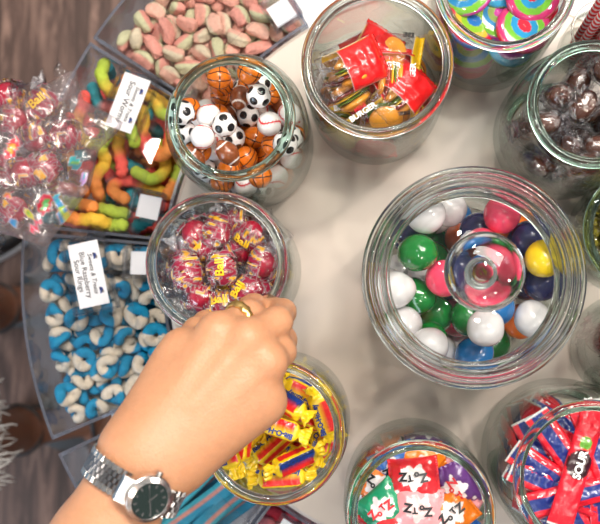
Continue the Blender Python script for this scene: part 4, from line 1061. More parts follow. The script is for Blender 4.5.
POSES = {
 'bin0': ('slice', [0,1,0,-839,3038,-792,387,-32,-147,910,0,0,0,-1352,2111,-790,160,-986,19,-29,0,1,0,-706,2831,-789,111,-872,472,-69,0,3,1,-1856,2305,-787,12,-587,803,-107,0,5,0,-1544,2105,-789,113,-767,-632,30,0,1,0,-915,3225,-749,23,-579,-490,-651,0,2,0,-1385,2011,-722,111,-251,946,174,0,0,1,-1986,2351,-697,584,737,107,-323,0,3,0,-1185,3174,-686,18,-827,517,-220,0,5,0,-1690,2206,-781,18,-792,601,106,0,5,0,-719,2641,-739,73,862,253,-433,0,0,0,-1193,2239,-661,191,-862,-459,-94,0,3,0,-2172,2508,-756,120,231,-926,-275,0,2,0,-1676,2158,-675,986,41,22,-160,0,3,0,-638,2711,-670,186,770,-592,148,0,4,0,-1114,2374,-617,227,-199,-773,558,0,2,0,-1422,3021,-651,253,-550,788,-116,0,4,0,-1492,2098,-665,634,-649,-256,335,0,5,0,-926,2459,-708,493,777,201,337,0,5,0,-847,2984,-584,136,917,360,102,0,4,0,-1276,2414,-557,257,525,578,570,0,4,0,-716,2859,-582,280,447,338,780,0,2,1,-1889,2292,-610,918,88,330,-202,0,3,0,-1541,2932,-570,60,987,-62,-134,0,2,0,-1241,3225,-577,208,-523,826,33,0,3,0,-1367,2874,-557,227,-206,-889,342,0,0,0,-840,3051,-482,445,-236,-31,863,0,4,0,-1295,2196,-566,579,-461,649,-175,0,4,0,-1590,2757,-540,107,811,501,-282,0,2,0,-1457,2001,-501,2,342,939,35,0,4,0,-1731,2231,-570,15,-677,-726,120,0,2,0,-1843,2357,-494,284,-238,164,-914,0,4,0,-819,2607,-604,953,-48,-283,96,0,1,0,-651,2714,-525,617,114,-204,751,0,0,0,-1415,2183,-433,10,358,-920,160,0,0,0,-1654,2476,-527,968,199,-146,-34,0,4,0,-1925,2492,-478,70,-982,-176,21,0,0,0,-1443,2648,-524,465,-254,593,606,0,1,0,-1731,3198,-517,619,-638,43,456,0,3,0,-1003,3025,-536,216,702,-619,277,0,2,0,-1203,2736,-545,644,502,-432,-384,0,2,0,-2055,2867,-477,787,-440,-415,120,0,5,0,-1834,2658,-526,930,94,312,171,0,0,0,-1696,3056,-545,473,-201,-279,811,0,2,0,-1121,2300,-506,897,9,-130,423,0,2,1,-2116,2423,-545,271,109,630,720,0,3,0,-1639,2126,-486,935,-110,290,-174,0,3,0,-1107,3158,-563,290,410,-72,862,0,3,1,-1979,2385,-392,400,-39,379,-834,0,4,1,-1271,2921,-442,605,280,-357,-654,0,3,1,-1203,2406,-418,236,764,344,492,0,5,0,-1729,2590,-447,85,409,-878,235,0,4,0,-1554,3167,-493,350,108,-153,-918,0,0,1,-1842,2942,-530,908,-225,330,124,0,4,0,-1440,2458,-470,457,-36,348,-818,0,4,0,-952,2470,-553,361,-833,-419,-2,0,2,0,-1996,2720,-523,597,80,-147,-784,0,5,0,-1367,3411,-519,44,-231,-845,480,0,5,1,-724,2638,-446,96,-939,-305,-123,0,1,0,-918,3115,-402,847,-409,-249,229,0,2,1,-1518,2862,-453,475,391,-502,-607,0,3,0,-2158,2702,-552,272,-904,-323,62,0,4,0,-1048,2526,-450,933,-43,-108,341,0,2,1,-1268,2581,-430,973,-2,154,-172,0,4,0,-1719,2328,-455,728,280,255,571,0,0,1,-875,2498,-412,593,688,419,-10,0,3,0,-1267,3135,-392,780,-65,-242,574,0,4,1,-1349,2400,-414,564,-549,-617,11,0,2,0,-1740,2830,-485,122,-836,-494,206,0,0,0,-1437,3087,-450,713,586,146,355,0,3,0,-2106,2575,-502,818,-300,490,32,0,4,1,-1590,2388,-409,369,229,-33,900,0,4,1,-1553,2558,-400,12,90,-283,-955,0,5,0,-1054,2794,-461,84,-292,950,-70,0,1,0,-913,2921,-414,149,180,959,158,0,0,0,-1425,2777,-446,549,-301,709,-324,0,5,1,-1670,2590,-324,873,-278,-8,401,0,5,1,-1934,2784,-411,212,-964,-141,80,0,2,0,-1271,2112,-308,318,314,-554,-702,0,3,0,-1013,3222,-439,39,-165,965,201,0,2,1,-1640,2816,-399,355,-483,559,-573,0,5,1,-1822,2466,-357,358,-761,516,-163,0,2,0,-741,2826,-415,77,596,-798,33,0,4,0,-1795,3041,-451,435,132,238,858,0,5,0,-1644,3275,-417,55,454,-490,742,0,2,1,-1941,2633,-376,254,-422,857,151,0,5,0,-1243,3292,-435,108,99,-989,11,0,3,1,-1372,2973,-386,349,657,652,147,0,0,0,-2278,2577,-644,451,265,-692,-497,0,4,0,-1230,2236,-414,3,-115,-985,-125,0,0,1,-1067,2636,-362,194,-308,814,-452,0,5,1,-1468,2263,-357,503,-41,-168,-847,0,0,0,-1558,2056,-363,98,392,434,805,0,2,0,-1182,3274,-321,247,15,-965,-91,0,2,0,-1129,2904,-406,139,804,569,-105,0,5,1,-1623,2218,-388,916,-186,287,-210,0,3,1,-1178,2709,-367,189,863,-170,436,0,2,0,-737,2878,-308,24,-521,-838,158,0,4,1,-1781,2737,-358,681,138,-141,705,0,4,0,-1059,3410,-419,75,-984,155,41,0,2,0,-1118,3105,-345,46,-476,-654,-587,0,1,1,-1799,2254,-275,154,-853,353,352,0,2,1,-1829,2682,-246,290,715,-410,-486,0,1,1,-658,2690,-297,91,907,295,286,0,2,1,-2118,2485,-399,95,-111,970,195,0,2,1,-948,2786,-352,217,119,-61,967,0,4,1,-1299,2756,-324,646,-87,-78,755,0,2,1,-2106,2710,-397,696,399,-422,-422,0,2,1,-1887,2312,-334,748,107,315,-574,0,3,1,-1627,2991,-407,302,-260,-493,-773,0,0,0,-1441,3303,-391,653,363,543,-383,0,0,1,-1500,2850,-316,700,42,-30,712,0,4,1,-1032,2423,-359,227,-789,564,92,0,5,1,-1468,3024,-306,177,-146,162,960,0,5,1,-1165,2298,-299,236,62,-939,242,0,1,1,-1898,3017,-353,154,-824,-428,-338,0,2,0,-885,3016,-296,493,-91,127,-856,0,4,1,-1494,2645,-309,673,-469,172,545,0,1,0,-1034,3398,-291,16,885,-465,-23,0,5,0,-1425,2089,-278,406,759,470,195,0,2,1,-1634,2333,-281,912,-404,50,54,0,1,0,-992,3222,-324,195,-940,-279,12,0,2,1,-1953,2528,-269,452,161,445,756,0,1,1,-1952,2889,-321,283,24,236,929,0,5,1,-2064,2771,-279,804,-356,241,-412,0,3,1,-2271,2565,-476,404,27,-705,-582,0,5,1,-1745,2897,-308,405,475,486,-612,0,5,0,-1532,3341,-272,4,873,340,350,0,0,1,-1216,2507,-308,221,822,508,-133,0,0,1,-1244,2994,-309,72,953,-207,-210,0,4,0,-1267,3419,-321,188,-407,806,387,0,2,1,-1377,2282,-266,923,-164,222,-267,0,2,1,-929,2812,-236,978,-149,115,-90,0,5,0,-1572,3157,-382,198,130,10,-971,0,1,1,-1383,2727,-242,180,556,808,77,0,3,1,-903,2606,-380,480,-247,-448,-713,0,1,1,-797,2653,-291,765,242,-292,-520,0,0,1,-1634,2733,-260,843,505,-136,-127,0,2,1,-1360,2512,-270,283,-739,407,-456,0,5,1,-1140,2812,-260,76,893,-415,154,0,5,1,-1662,2125,-229,725,517,-455,-8,0,1,0,-1552,3159,-247,410,861,-252,-166,0,4,1,-815,2947,-196,52,427,-853,296,0,3,0,-969,3112,-254,393,792,227,409,0,2,1,-2242,2621,-322,378,-725,-201,540,0,1,1,-2126,2601,-256,675,-328,-547,371,0,0,1,-1084,2346,-223,863,-206,244,390,0,0,0,-1752,3114,-342,533,243,234,776,0,4,0,-1384,3170,-304,6,619,645,-448,0,1,1,-1764,2449,-225,150,-112,-948,258,0,2,1,-709,2745,-188,801,100,-57,-587,0,4,1,-960,2662,-249,307,930,-187,-71,0,1,1,-1494,2459,-303,369,-843,369,132,0,2,1,-2056,2415,-271,254,-176,-112,944,0,2,1,-963,2495,-234,178,-90,-471,-859,0,5,1,-1067,2968,-285,689,465,18,-556,0,4,1,-1536,2160,-220,445,18,605,660,0,2,0,-1684,3035,-258,954,61,232,178,0,4,1,-1163,2587,-228,83,-207,-916,333]),
 'bin4': ('smallred', [0,1,0,-1265,-2421,-789,430,39,54,-900,0,1,0,-180,-2247,-789,920,4,-30,391,0,2,0,-56,-2136,-782,701,674,-211,-102,0,1,0,-909,-1978,-789,782,11,66,-620,0,1,0,-213,-2109,-786,365,126,42,-921,0,0,0,-768,-2364,-792,307,-7,69,-949,0,0,0,-625,-2039,-789,38,-797,-602,-3,0,2,0,-759,-1789,-781,51,-914,362,177,0,1,0,-756,-2104,-789,425,-2,42,904,0,2,0,-1039,-2106,-782,658,-644,-271,282,0,0,0,-491,-1982,-792,619,-30,63,-782,0,0,0,-343,-2348,-789,56,-985,161,-18,0,2,0,-911,-2331,-791,35,-922,-383,-50,0,2,0,-605,-2391,-791,61,-236,-970,-2,0,0,0,-67,-2295,-784,336,-322,660,-590,0,2,0,-975,-2213,-787,942,193,11,275,0,1,0,-1133,-2330,-789,239,-63,-21,969,0,2,0,-565,-2099,-700,409,-186,42,-892,0,0,0,-376,-2282,-690,230,24,-115,-966,0,2,0,-798,-2228,-782,748,-635,186,-50,0,1,0,-247,-2182,-690,725,76,3,-685,0,0,0,-335,-2214,-792,214,-29,-63,974,0,0,0,-758,-1957,-789,1,-5,997,-75,0,1,0,-894,-2105,-724,361,-877,318,0,0,0,0,-611,-2221,-780,648,415,-270,-579,0,2,0,-899,-2434,-718,319,-102,351,-874,0,1,0,-740,-2426,-695,513,-48,165,-841,0,1,0,-486,-2288,-783,221,-307,712,-592,0,1,0,-614,-1885,-789,246,-30,27,968,0,0,0,-347,-2052,-787,714,-49,-56,-696,0,0,0,-832,-1883,-713,866,-192,-158,-435,0,0,0,-407,-2004,-688,110,207,970,-66,0,0,0,-54,-2385,-681,316,850,367,207,0,1,0,-1190,-2322,-680,868,67,-227,437,0,2,0,-118,-2143,-668,240,-567,781,107,0,1,0,-1001,-2298,-703,60,-397,898,177,0,0,1,-931,-1984,-659,275,842,445,-130,0,1,0,-199,-2396,-752,404,811,204,372,0,0,0,-691,-2261,-701,296,-634,-697,157,0,0,1,-664,-1927,-689,901,187,8,-390,0,0,0,-140,-2276,-653,707,434,370,-418,0,2,0,-475,-2343,-619,343,-439,826,-80,0,1,0,-498,-2083,-606,427,543,-641,-336,0,0,1,-758,-1787,-657,932,51,250,-257,0,0,0,-946,-2349,-609,66,311,-194,928,0,1,0,-716,-2059,-687,423,91,306,848,0,2,0,-1080,-2424,-688,983,-112,-24,-146,0,1,0,-808,-2321,-663,259,-570,171,761,0,2,0,71,-2199,-771,708,-486,-488,156,0,1,0,-1005,-2119,-633,826,306,-284,-380,0,1,0,-540,-2243,-675,64,933,354,30,0,2,0,-394,-2149,-685,64,161,-984,-32,0,2,0,-620,-2050,-600,682,-55,-220,-696,0,1,0,-5,-2219,-663,424,450,263,740,0,0,0,-1215,-2412,-609,356,-72,-416,834,0,2,1,-825,-1882,-593,36,238,965,-100,0,0,0,-196,-2148,-574,411,-513,658,-368,0,2,0,-365,-2212,-583,891,446,51,-71,0,2,0,-1096,-2211,-708,239,-907,-259,-229,0,1,0,-401,-2017,-556,18,788,-496,364,0,0,0,-762,-2187,-611,248,785,562,81,0,0,0,-730,-2410,-578,218,-890,-381,127,0,1,0,-883,-2203,-649,675,-237,587,-379,0,2,0,-620,-2311,-587,438,-824,196,-301,0,1,0,-827,-2042,-610,751,-129,-349,545,0,0,0,-260,-2331,-644,726,280,587,-226,0,1,1,-529,-1935,-656,720,-33,-688,-85,0,0,0,-302,-2075,-607,354,429,-817,-155,0,1,0,-120,-2365,-565,915,-347,203,27,0,0,0,135,-2191,-623,714,-656,-83,-230,0,2,0,-349,-2414,-676,51,-259,-395,-880,0,1,0,-1077,-2304,-598,509,-357,354,-699,0,1,1,-891,-1965,-522,923,-39,-378,61,0,2,0,37,-2324,-585,604,-710,301,199]),
 'bin1': ('worm', [0,7,0,-2017,1494,-780,850,1,-2,-526,0,4,1,-2084,1088,-781,106,4,17,994,0,11,0,-2634,1356,-777,996,-51,29,74,0,15,0,-2533,1636,-780,334,-1,-2,-943,0,2,1,-2574,860,-767,957,-288,-5,-45,0,0,0,-2647,1000,-722,902,-408,-57,-128,0,15,1,-2625,1359,-633,944,-94,-26,-316,0,8,1,-2477,1626,-649,163,6,17,986,0,7,1,-2335,1288,-663,526,-9,274,805,0,6,0,-1739,1888,-780,13,-256,-966,33,0,15,1,-2699,1367,-497,584,-61,-88,-805,0,15,1,-2691,948,-507,288,178,837,-431,0,12,0,-2190,1773,-664,381,-13,178,907,0,4,1,-2151,1952,-781,367,8,15,930,0,7,0,-1743,1612,-733,350,-481,802,-61,0,4,1,-2527,2097,-750,718,508,269,391,0,12,1,-2073,2035,-677,79,927,-367,-17,0,0,1,-1817,1441,-673,651,333,-152,-665,0,2,1,-2707,1692,-453,826,-89,154,535,0,5,1,-2811,985,-375,223,-302,411,831,0,1,1,-1906,1086,-530,775,-424,-383,-272,0,9,1,-2114,1244,-543,874,-241,213,364,0,0,1,-2182,1447,-549,18,44,-661,-749,0,8,1,-2160,857,-653,968,-51,244,2,0,15,1,-2331,1747,-523,974,-79,4,212,0,12,1,-2074,1890,-554,246,-93,-124,957,0,13,1,-2625,1654,-341,577,-246,108,-771,0,12,1,-2444,2048,-606,375,-321,637,-592,0,14,1,-1891,1637,-490,81,106,-632,-764,0,4,1,-2675,870,-140,777,-622,96,1,0,11,1,-1956,1478,-305,14,725,665,-179,0,3,1,-2325,958,-300,559,-460,537,434,0,1,1,-1802,1370,-505,271,-225,150,-924,0,4,1,-2296,1586,-371,470,23,34,882,0,15,1,-2805,1198,-195,307,175,-685,637,0,6,1,-1726,1345,-367,450,349,-639,-517,0,8,1,-2455,861,7,593,-792,137,48,0,13,1,-2503,2204,-503,650,-558,-423,296,0,9,1,-2254,1983,-440,974,-91,-38,-202,0,13,1,-2478,1309,-366,861,-287,341,-243,0,12,1,-2363,1936,-289,195,-908,361,-79,0,11,1,-2307,2161,-244,180,831,-27,-526,0,13,1,-2067,843,-413,378,580,-397,602,0,7,1,-2144,1205,-327,877,-367,217,220,0,10,0,-1954,2019,-560,944,-159,89,-275,0,0,1,-1879,2005,-405,659,697,-175,-222,0,8,1,-2419,1390,-141,663,404,268,571,0,5,1,-1912,1794,-327,151,-335,-853,372,0,10,1,-1882,789,-423,669,199,674,-243,0,3,1,-2586,1796,-188,470,117,28,874,0,6,1,-2681,1033,-150,662,720,-193,74,0,8,1,-1995,2025,-226,88,945,-297,-102,0,9,1,-1639,1740,-251,53,857,-155,-489,0,3,1,-2228,1576,-181,397,-359,840,-92,0,2,1,-2725,1564,-95,51,-667,730,143,0,15,1,-1963,1652,-134,381,-54,-159,909]),
 'bin2': ('ring', [0,5,0,-2392,273,-771,7,-908,414,61,0,0,0,-2297,573,-776,295,-865,-395,-95,0,0,0,-2505,-866,-777,720,-293,3,629,0,3,0,-2750,611,-776,94,-337,-892,-287,0,0,0,-1845,-318,-777,96,360,-896,243,0,3,0,-1947,492,-772,136,297,896,-300,0,0,0,-2427,-573,-772,71,-471,844,246,0,0,0,-1875,-72,-775,170,-916,249,-266,0,2,0,-2908,536,-773,131,-826,543,-75,0,4,0,-2719,-926,-723,708,-209,564,-369,0,1,0,-2910,291,-775,694,130,252,-662,0,0,0,-2003,562,-661,16,304,853,-423,0,0,0,-2278,-750,-772,867,38,-109,-484,0,0,0,-1900,309,-732,31,553,433,712,0,4,0,-2215,325,-707,112,-69,881,-454,0,0,0,-2150,524,-733,680,-128,118,-713,0,1,0,-1948,528,-522,201,-971,-22,126,0,3,0,-1762,-470,-677,486,-735,-164,-444,0,2,0,-2779,-744,-768,190,-605,-688,352,0,1,0,-2529,610,-742,473,-872,32,125,0,5,0,-2450,-343,-720,815,-218,-65,-533,0,0,0,-2776,328,-682,818,523,217,102,0,2,0,-2276,-704,-636,5,-11,997,74,0,1,0,-1930,115,-737,35,239,454,-858,0,3,0,-2620,-907,-626,236,195,478,823,0,3,1,-2463,476,-735,68,213,-833,-506,0,5,1,-2334,517,-630,29,64,-984,-167,0,4,0,-2361,266,-597,21,730,-644,227,0,0,0,-2085,33,-633,718,-239,-287,-587,0,4,0,-2956,529,-591,379,-536,-363,661,0,4,0,-2035,212,-610,5,266,964,-27,0,2,0,-2285,-505,-615,579,-299,213,728,0,3,0,-2074,-388,-647,373,162,26,913,0,5,1,-2510,-748,-684,943,-318,75,-70,0,1,0,-2148,504,-537,592,-3,743,-311,0,2,0,-2243,-260,-610,79,958,275,9,0,4,1,-2910,-69,-542,400,-410,170,-802,0,2,1,-1944,528,-343,156,-364,165,903,0,4,0,-2603,527,-642,150,423,22,-893,0,2,1,-1878,-38,-549,323,-653,670,-144,0,0,0,-1948,301,-528,198,906,-355,120,0,3,0,-2676,-285,-693,681,-83,-37,727,0,4,0,-1813,-565,-578,160,-860,-482,-55,0,2,1,-2170,-692,-466,109,333,916,-193,0,0,0,-1948,-388,-574,154,-236,-956,-83,0,3,0,-2526,-577,-638,433,-141,-136,880,0,4,1,-2238,301,-496,173,277,-205,923,0,4,0,-2410,548,-497,587,188,-298,-729,0,5,0,-2717,153,-610,126,792,426,419,0,1,1,-2831,-569,-641,652,439,-437,-437,0,0,0,-2309,-41,-593,79,-700,668,240,0,5,1,-2377,-792,-552,23,-92,995,43,0,5,0,-1952,-578,-458,491,126,303,807,0,2,0,-2448,-168,-515,607,-66,48,790,0,3,0,-2255,552,-445,346,341,842,234,0,2,0,-2764,491,-624,412,26,500,761,0,5,0,-2505,84,-530,142,-63,-984,85,0,2,1,-2187,86,-530,69,657,-746,83,0,4,1,-2394,-633,-447,53,971,211,-101,0,5,0,-2623,-354,-576,745,26,-103,658,0,2,0,-1947,-183,-521,74,-963,199,-164,0,5,0,-2713,-679,-595,571,-136,239,-774,0,3,0,-2149,-460,-524,778,-119,-7,618,0,0,1,-2769,321,-467,492,806,-149,-292,0,4,1,-1915,257,-383,369,-193,909,-7,0,0,0,-2638,579,-509,950,2,-265,169,0,5,0,-2727,9,-525,40,451,-888,-73,0,0,1,-2848,-319,-608,467,-51,133,872,0,2,1,-2098,-672,-338,386,-49,37,-921,0,2,1,-2142,250,-400,594,-409,-577,382,0,5,1,-2295,-374,-492,357,580,721,129,0,3,1,-2094,511,-302,543,-167,-728,385,0,2,0,-2851,622,-549,395,594,-687,139,0,4,0,-2445,-425,-534,501,-329,-789,139,0,4,1,-2268,-124,-476,899,0,247,-362,0,2,0,-1763,-570,-400,396,-760,443,264,0,1,1,-1974,63,-467,18,-653,754,-67,0,2,1,-2526,9,-393,532,13,143,834,0,2,0,-1850,-391,-440,906,-63,141,394,0,2,1,-2546,-638,-503,603,-36,45,796,0,4,1,-2630,-139,-493,708,527,469,38,0,2,1,-2905,169,-550,56,-461,-876,133,0,2,1,-2721,-470,-500,636,17,31,-771,0,3,1,-2103,-160,-489,425,661,-365,-500,0,0,1,-2909,2,-355,935,105,-334,60,0,0,1,-2358,-324,-365,857,-402,132,294,0,4,1,-2434,-185,-325,568,-166,-319,-740,0,5,1,-2439,551,-329,509,92,179,837,0,5,1,-2791,633,-385,883,457,90,-55,0,1,1,-2691,-773,-480,73,-606,-705,-362,0,2,0,-1838,-242,-352,771,-341,-369,392,0,4,1,-2031,324,-299,534,-348,-303,-709,0,1,0,-2520,314,-589,300,549,739,-249,0,5,1,-2127,4,-385,976,-43,-4,-214,0,2,1,-2603,-269,-407,790,611,-37,-3,0,1,1,-2264,515,-267,271,126,-949,104,0,2,1,-2321,-764,-368,41,228,270,-935,0,1,1,-2925,283,-450,343,196,916,61,0,5,1,-1925,-54,-341,322,-941,-88,-57,0,3,1,-2915,485,-382,363,137,332,-860,0,5,1,-2363,116,-423,553,42,148,819,0,5,1,-2867,-430,-435,840,274,-467,20,0,0,1,-1991,-231,-335,143,-455,281,-833,0,0,0,-1890,-637,-276,346,159,-488,-785,0,4,1,-2824,-231,-498,106,-461,-874,106,0,2,1,-2185,-497,-375,906,213,366,16,0,2,1,-2685,-49,-323,152,-395,891,168,0,5,1,-2251,561,-133,269,95,-936,206,0,1,1,-2717,-919,-457,671,91,-470,567,0,3,1,-2616,-421,-345,44,351,935,-8,0,1,0,-2624,568,-263,182,-816,337,-433,0,0,1,-2933,219,-316,257,-263,-928,-62,0,2,1,-2764,-741,-311,905,-116,352,211,0,5,1,-1954,144,-289,520,-815,227,116,0,5,1,-1901,-191,-206,67,-148,-985,-51,0,1,1,-2766,106,-409,90,396,865,-293,0,4,1,-2505,-894,-427,620,460,-159,616,0,3,1,-2235,-183,-302,491,818,89,286,0,2,1,-2831,583,-237,826,138,-66,542,0,1,1,-2151,-293,-401,363,726,367,-454,0,0,1,-1976,512,-164,85,-416,-901,-90,0,0,1,-2629,-600,-368,933,-336,132,6,0,4,1,-2032,-464,-327,228,-274,-867,349,0,1,1,-2260,264,-304,519,602,42,-605,0,2,1,-2868,-222,-362,293,905,166,260,0,4,0,-2556,249,-441,12,179,-262,-948,0,1,1,-2719,487,-186,916,354,71,-176,0,2,1,-2679,288,-323,441,-208,-638,596,0,2,1,-1874,-401,-250,826,292,-15,-482,0,5,1,-2083,-19,-239,197,326,923,-55,0,0,1,-2352,-476,-248,243,-888,-292,261,0,4,1,-2347,-2,-314,248,689,-669,-128,0,2,1,-2436,-515,-358,354,263,-896,50,0,4,1,-2457,518,-165,90,-987,-116,72,0,1,1,-2436,327,-354,201,-186,-734,622]),
 'burger': ('burger', [0,0,1,127,1593,244,638,-281,-163,-698,0,1,1,404,2128,256,790,353,-33,-500,0,2,1,419,1737,273,748,370,294,467,0,3,1,-201,2009,254,4,-920,184,347,0,5,0,21,2211,306,234,733,-522,367,0,0,1,-196,1695,309,873,-144,447,-136,0,0,1,-119,1874,860,986,127,-78,80,0,3,1,-31,2112,840,958,152,38,239,0,4,1,226,2112,920,988,-125,-43,-76,0,2,1,95,2119,900,-27,853,497,-157,0,3,1,236,1893,1000,730,51,48,680,0,0,1,-79,1779,980,949,148,-12,280,0,2,1,328,1781,980,-105,898,403,-144,0,1,1,194,1648,880,865,500,22,38,0,0,1,-66,1950,1180,-102,965,223,-96]),
 'zotz': ('zotz_red zotz_orange zotz_blue zotz_purple zotz_green zotz_pink', [0,0,1,172,-1343,197,58,92,-65,992,1,0,1,358,-1166,287,578,11,260,774,2,0,1,648,-1401,204,734,260,-201,-595,3,0,1,531,-1770,229,721,-287,9,630,4,0,1,232,-1681,210,799,200,142,549,5,0,1,693,-1611,396,820,118,-200,-523,0,1,1,154,-1272,465,456,228,161,-845,1,1,1,317,-1755,385,563,-59,34,-823,2,1,1,591,-1122,359,-696,257,-414,-528,3,1,1,537,-1067,639,81,84,674,729,4,1,1,393,-1890,647,768,-563,266,151,5,1,0,452,-1439,451,874,1,43,485,1,0,0,53,-1544,392,-31,429,190,-882,2,0,0,632,-1670,567,934,-1,-111,338,3,0,1,667,-1777,791,557,-46,520,-647,4,0,0,50,-1434,659,31,-453,16,891,5,0,1,585,-1314,653,898,355,245,85,0,1,1,163,-1697,625,112,69,503,-854,1,1,0,585,-1524,772,258,13,182,-949,1,0,0,469,-1175,1000,982,156,16,103,2,0,1,271,-1181,980,957,184,-30,224,1,0,1,148,-1359,970,930,-22,-194,-311,3,0,0,721,-1338,1040,851,136,62,-504,5,1,1,726,-1545,1040,842,-117,112,514,0,0,1,402,-1266,1120,-48,-41,120,991,4,0,1,166,-1494,1100,929,5,-110,353,1,1,0,680,-1543,1100,935,-73,48,344,5,0,1,430,-1489,1160,35,-16,35,999,0,1,1,295,-1688,1120,996,0,0,87,0,0,1,567,-1684,1130,985,0,0,-174,2,1,1,678,-1666,1080,903,-37,79,421]),
 'strip': ('strip', [0,1,1,1832,-1367,199,278,91,-65,-954,0,2,0,1553,-1302,231,430,-147,-130,881,0,3,0,1769,-1265,293,893,74,-149,-419,0,4,0,1743,-1478,400,973,-114,-193,57,0,5,1,1553,-1143,361,533,-205,-8,821,0,0,1,1401,-1237,363,731,244,-309,-557,0,1,1,1805,-1076,338,368,106,362,850,0,3,1,1810,-983,524,953,-118,-5,-280,0,4,1,1892,-987,352,329,187,634,674,0,5,1,1364,-1188,510,551,399,-254,-687,0,0,1,1777,-1327,612,987,54,-16,152,0,1,1,1864,-1591,583,401,178,566,-698,0,2,1,1783,-1465,670,847,501,80,160,0,3,1,1749,-1204,687,119,72,-477,-868,0,4,1,1266,-1152,604,749,126,-624,-184,0,3,1,1491,-1260,1000,850,112,-67,-511,0,0,1,1812,-1421,940,966,0,0,259,0,1,1,1575,-1408,1000,967,74,8,-243,0,0,1,1577,-1318,1070,954,91,0,-285,0,1,1,1626,-1159,1100,881,128,-17,-455,0,4,1,1605,-1385,1060,978,7,34,-208,0,3,1,1801,-1147,1080,754,-24,79,-652,0,2,1,1651,-1139,1170,808,27,52,586,0,0,1,1842,-1133,1120,819,0,0,-574,0,3,1,1725,-1358,1120,991,0,0,131]),
 'olive': ('olive', [0,0,1,2099,818,185,952,277,68,107,0,1,1,2635,684,276,7,-790,380,-481,0,2,0,2361,667,194,170,-473,863,54,0,3,0,2170,1037,249,582,-795,-82,152,0,0,0,1995,609,245,819,104,279,-491,0,1,0,2587,862,348,286,-503,-22,815,0,2,0,2134,550,366,182,-357,-301,-865,0,3,0,2495,528,302,539,215,-619,530,0,0,1,2420,987,318,663,-424,-551,-276,0,1,1,2156,732,376,226,352,-475,774,0,2,1,2137,921,401,808,568,157,-11]),
 'dark': ('dark lime', [0,0,0,2072,-224,188,958,5,117,-260,0,1,1,2449,-191,225,741,661,-98,-66,0,2,1,2358,-399,214,75,-921,337,180,0,3,1,2552,-456,322,555,-672,-221,438,0,0,1,2066,-195,382,977,13,95,-192,0,1,1,1955,-204,662,65,-653,-80,-750,0,2,0,2298,-376,446,311,-233,-901,192,0,3,0,2547,-257,456,21,-733,642,-224,0,0,0,2410,-456,615,64,-414,-893,-164,0,1,1,2491,-197,618,103,212,123,-964,0,2,1,2239,-200,668,281,67,913,-288,0,3,1,2555,-296,787,115,-699,682,181,1,0,1,2387,-383,869,863,205,-344,310,1,1,1,2194,-184,861,869,-450,-146,-149]),
 'choc': ('choc', [0,0,1,1899,1766,288,197,-794,-310,-484,0,1,1,2089,1686,196,747,291,-208,-561,0,2,1,1409,1309,230,519,747,-350,-224,0,3,1,1856,1172,257,642,752,94,115,0,4,1,1837,1976,313,474,461,390,-641,0,0,1,1550,1335,380,104,862,-496,-1,0,1,1,1664,1685,188,242,-870,414,-115,0,3,0,1487,1549,187,405,-85,-188,891,0,4,1,2124,1559,418,505,-543,561,-369,0,0,1,1839,1504,343,993,78,-42,81,0,2,1,2144,1645,675,502,580,-408,-495,0,0,1,1752,1259,528,159,667,722,-87,0,1,1,1879,1707,532,280,-5,960,4,0,2,1,1406,1556,537,975,181,121,51,0,3,0,1663,1463,612,935,-48,27,350,0,4,0,1443,1255,559,644,658,-358,-155,0,1,1,1750,1882,866,775,-439,-205,406,0,2,1,2011,1269,742,622,673,330,227,0,3,0,1718,1359,765,292,334,154,883,0,2,0,1406,1505,908,875,-479,-23,61,0,0,0,1748,1662,1043,929,25,-8,368,0,2,0,1410,1488,1194,687,-720,-91,41,0,3,1,1530,1708,1195,689,-362,-469,-419,0,0,0,1940,1908,1059,870,-380,300,-91,0,2,0,1897,1324,1018,993,-83,61,-50,0,4,1,1720,1153,1233,275,-242,773,519,0,0,0,2039,1340,1196,817,354,233,390,0,1,0,2102,1684,1268,491,390,779,-16]),
 'fire': ('fireball', [0,0,0,-1108,163,220,834,-20,-134,-535,0,3,1,-1167,625,300,107,879,-358,294,0,4,1,-1355,138,307,486,164,579,634,0,5,1,-1312,447,324,275,-338,-293,851,0,0,0,-1485,342,508,534,403,608,428,0,1,0,-900,524,566,15,-456,859,233,0,3,1,-1036,157,560,53,-263,694,668,0,0,0,-710,353,591,108,-775,-65,619,0,2,1,-1308,475,605,581,10,9,814,0,3,0,-1115,145,791,481,6,141,865,0,5,1,-1375,564,818,92,460,-867,-167,0,0,1,-1102,369,1180,695,0,0,719,0,1,0,-1336,652,1080,768,538,256,235,0,2,0,-1143,666,1100,239,783,549,168,0,3,1,-889,642,1100,-303,903,-266,147,0,4,1,-785,405,1120,-680,407,385,-473,0,5,0,-1391,340,1120,643,-12,67,763,0,2,0,-1284,136,1100,134,42,628,765,0,0,1,-918,165,1120,217,838,484,125,0,4,0,-1268,553,1040,-369,913,-161,65,0,2,0,-979,521,1020,-829,526,17,-192,0,1,0,-1382,287,1080,765,-1,135,630,0,0,0,-846,215,1060,675,539,-387,-323,0,3,1,-1113,65,1080,207,974,85,18,0,4,1,-1411,518,1000,-359,788,455,-207,0,5,1,-1046,740,1000,-875,485,0,0,0,2,1,-1472,401,960,707,6,177,685,0,0,1,-1184,697,980,186,180,671,695]),
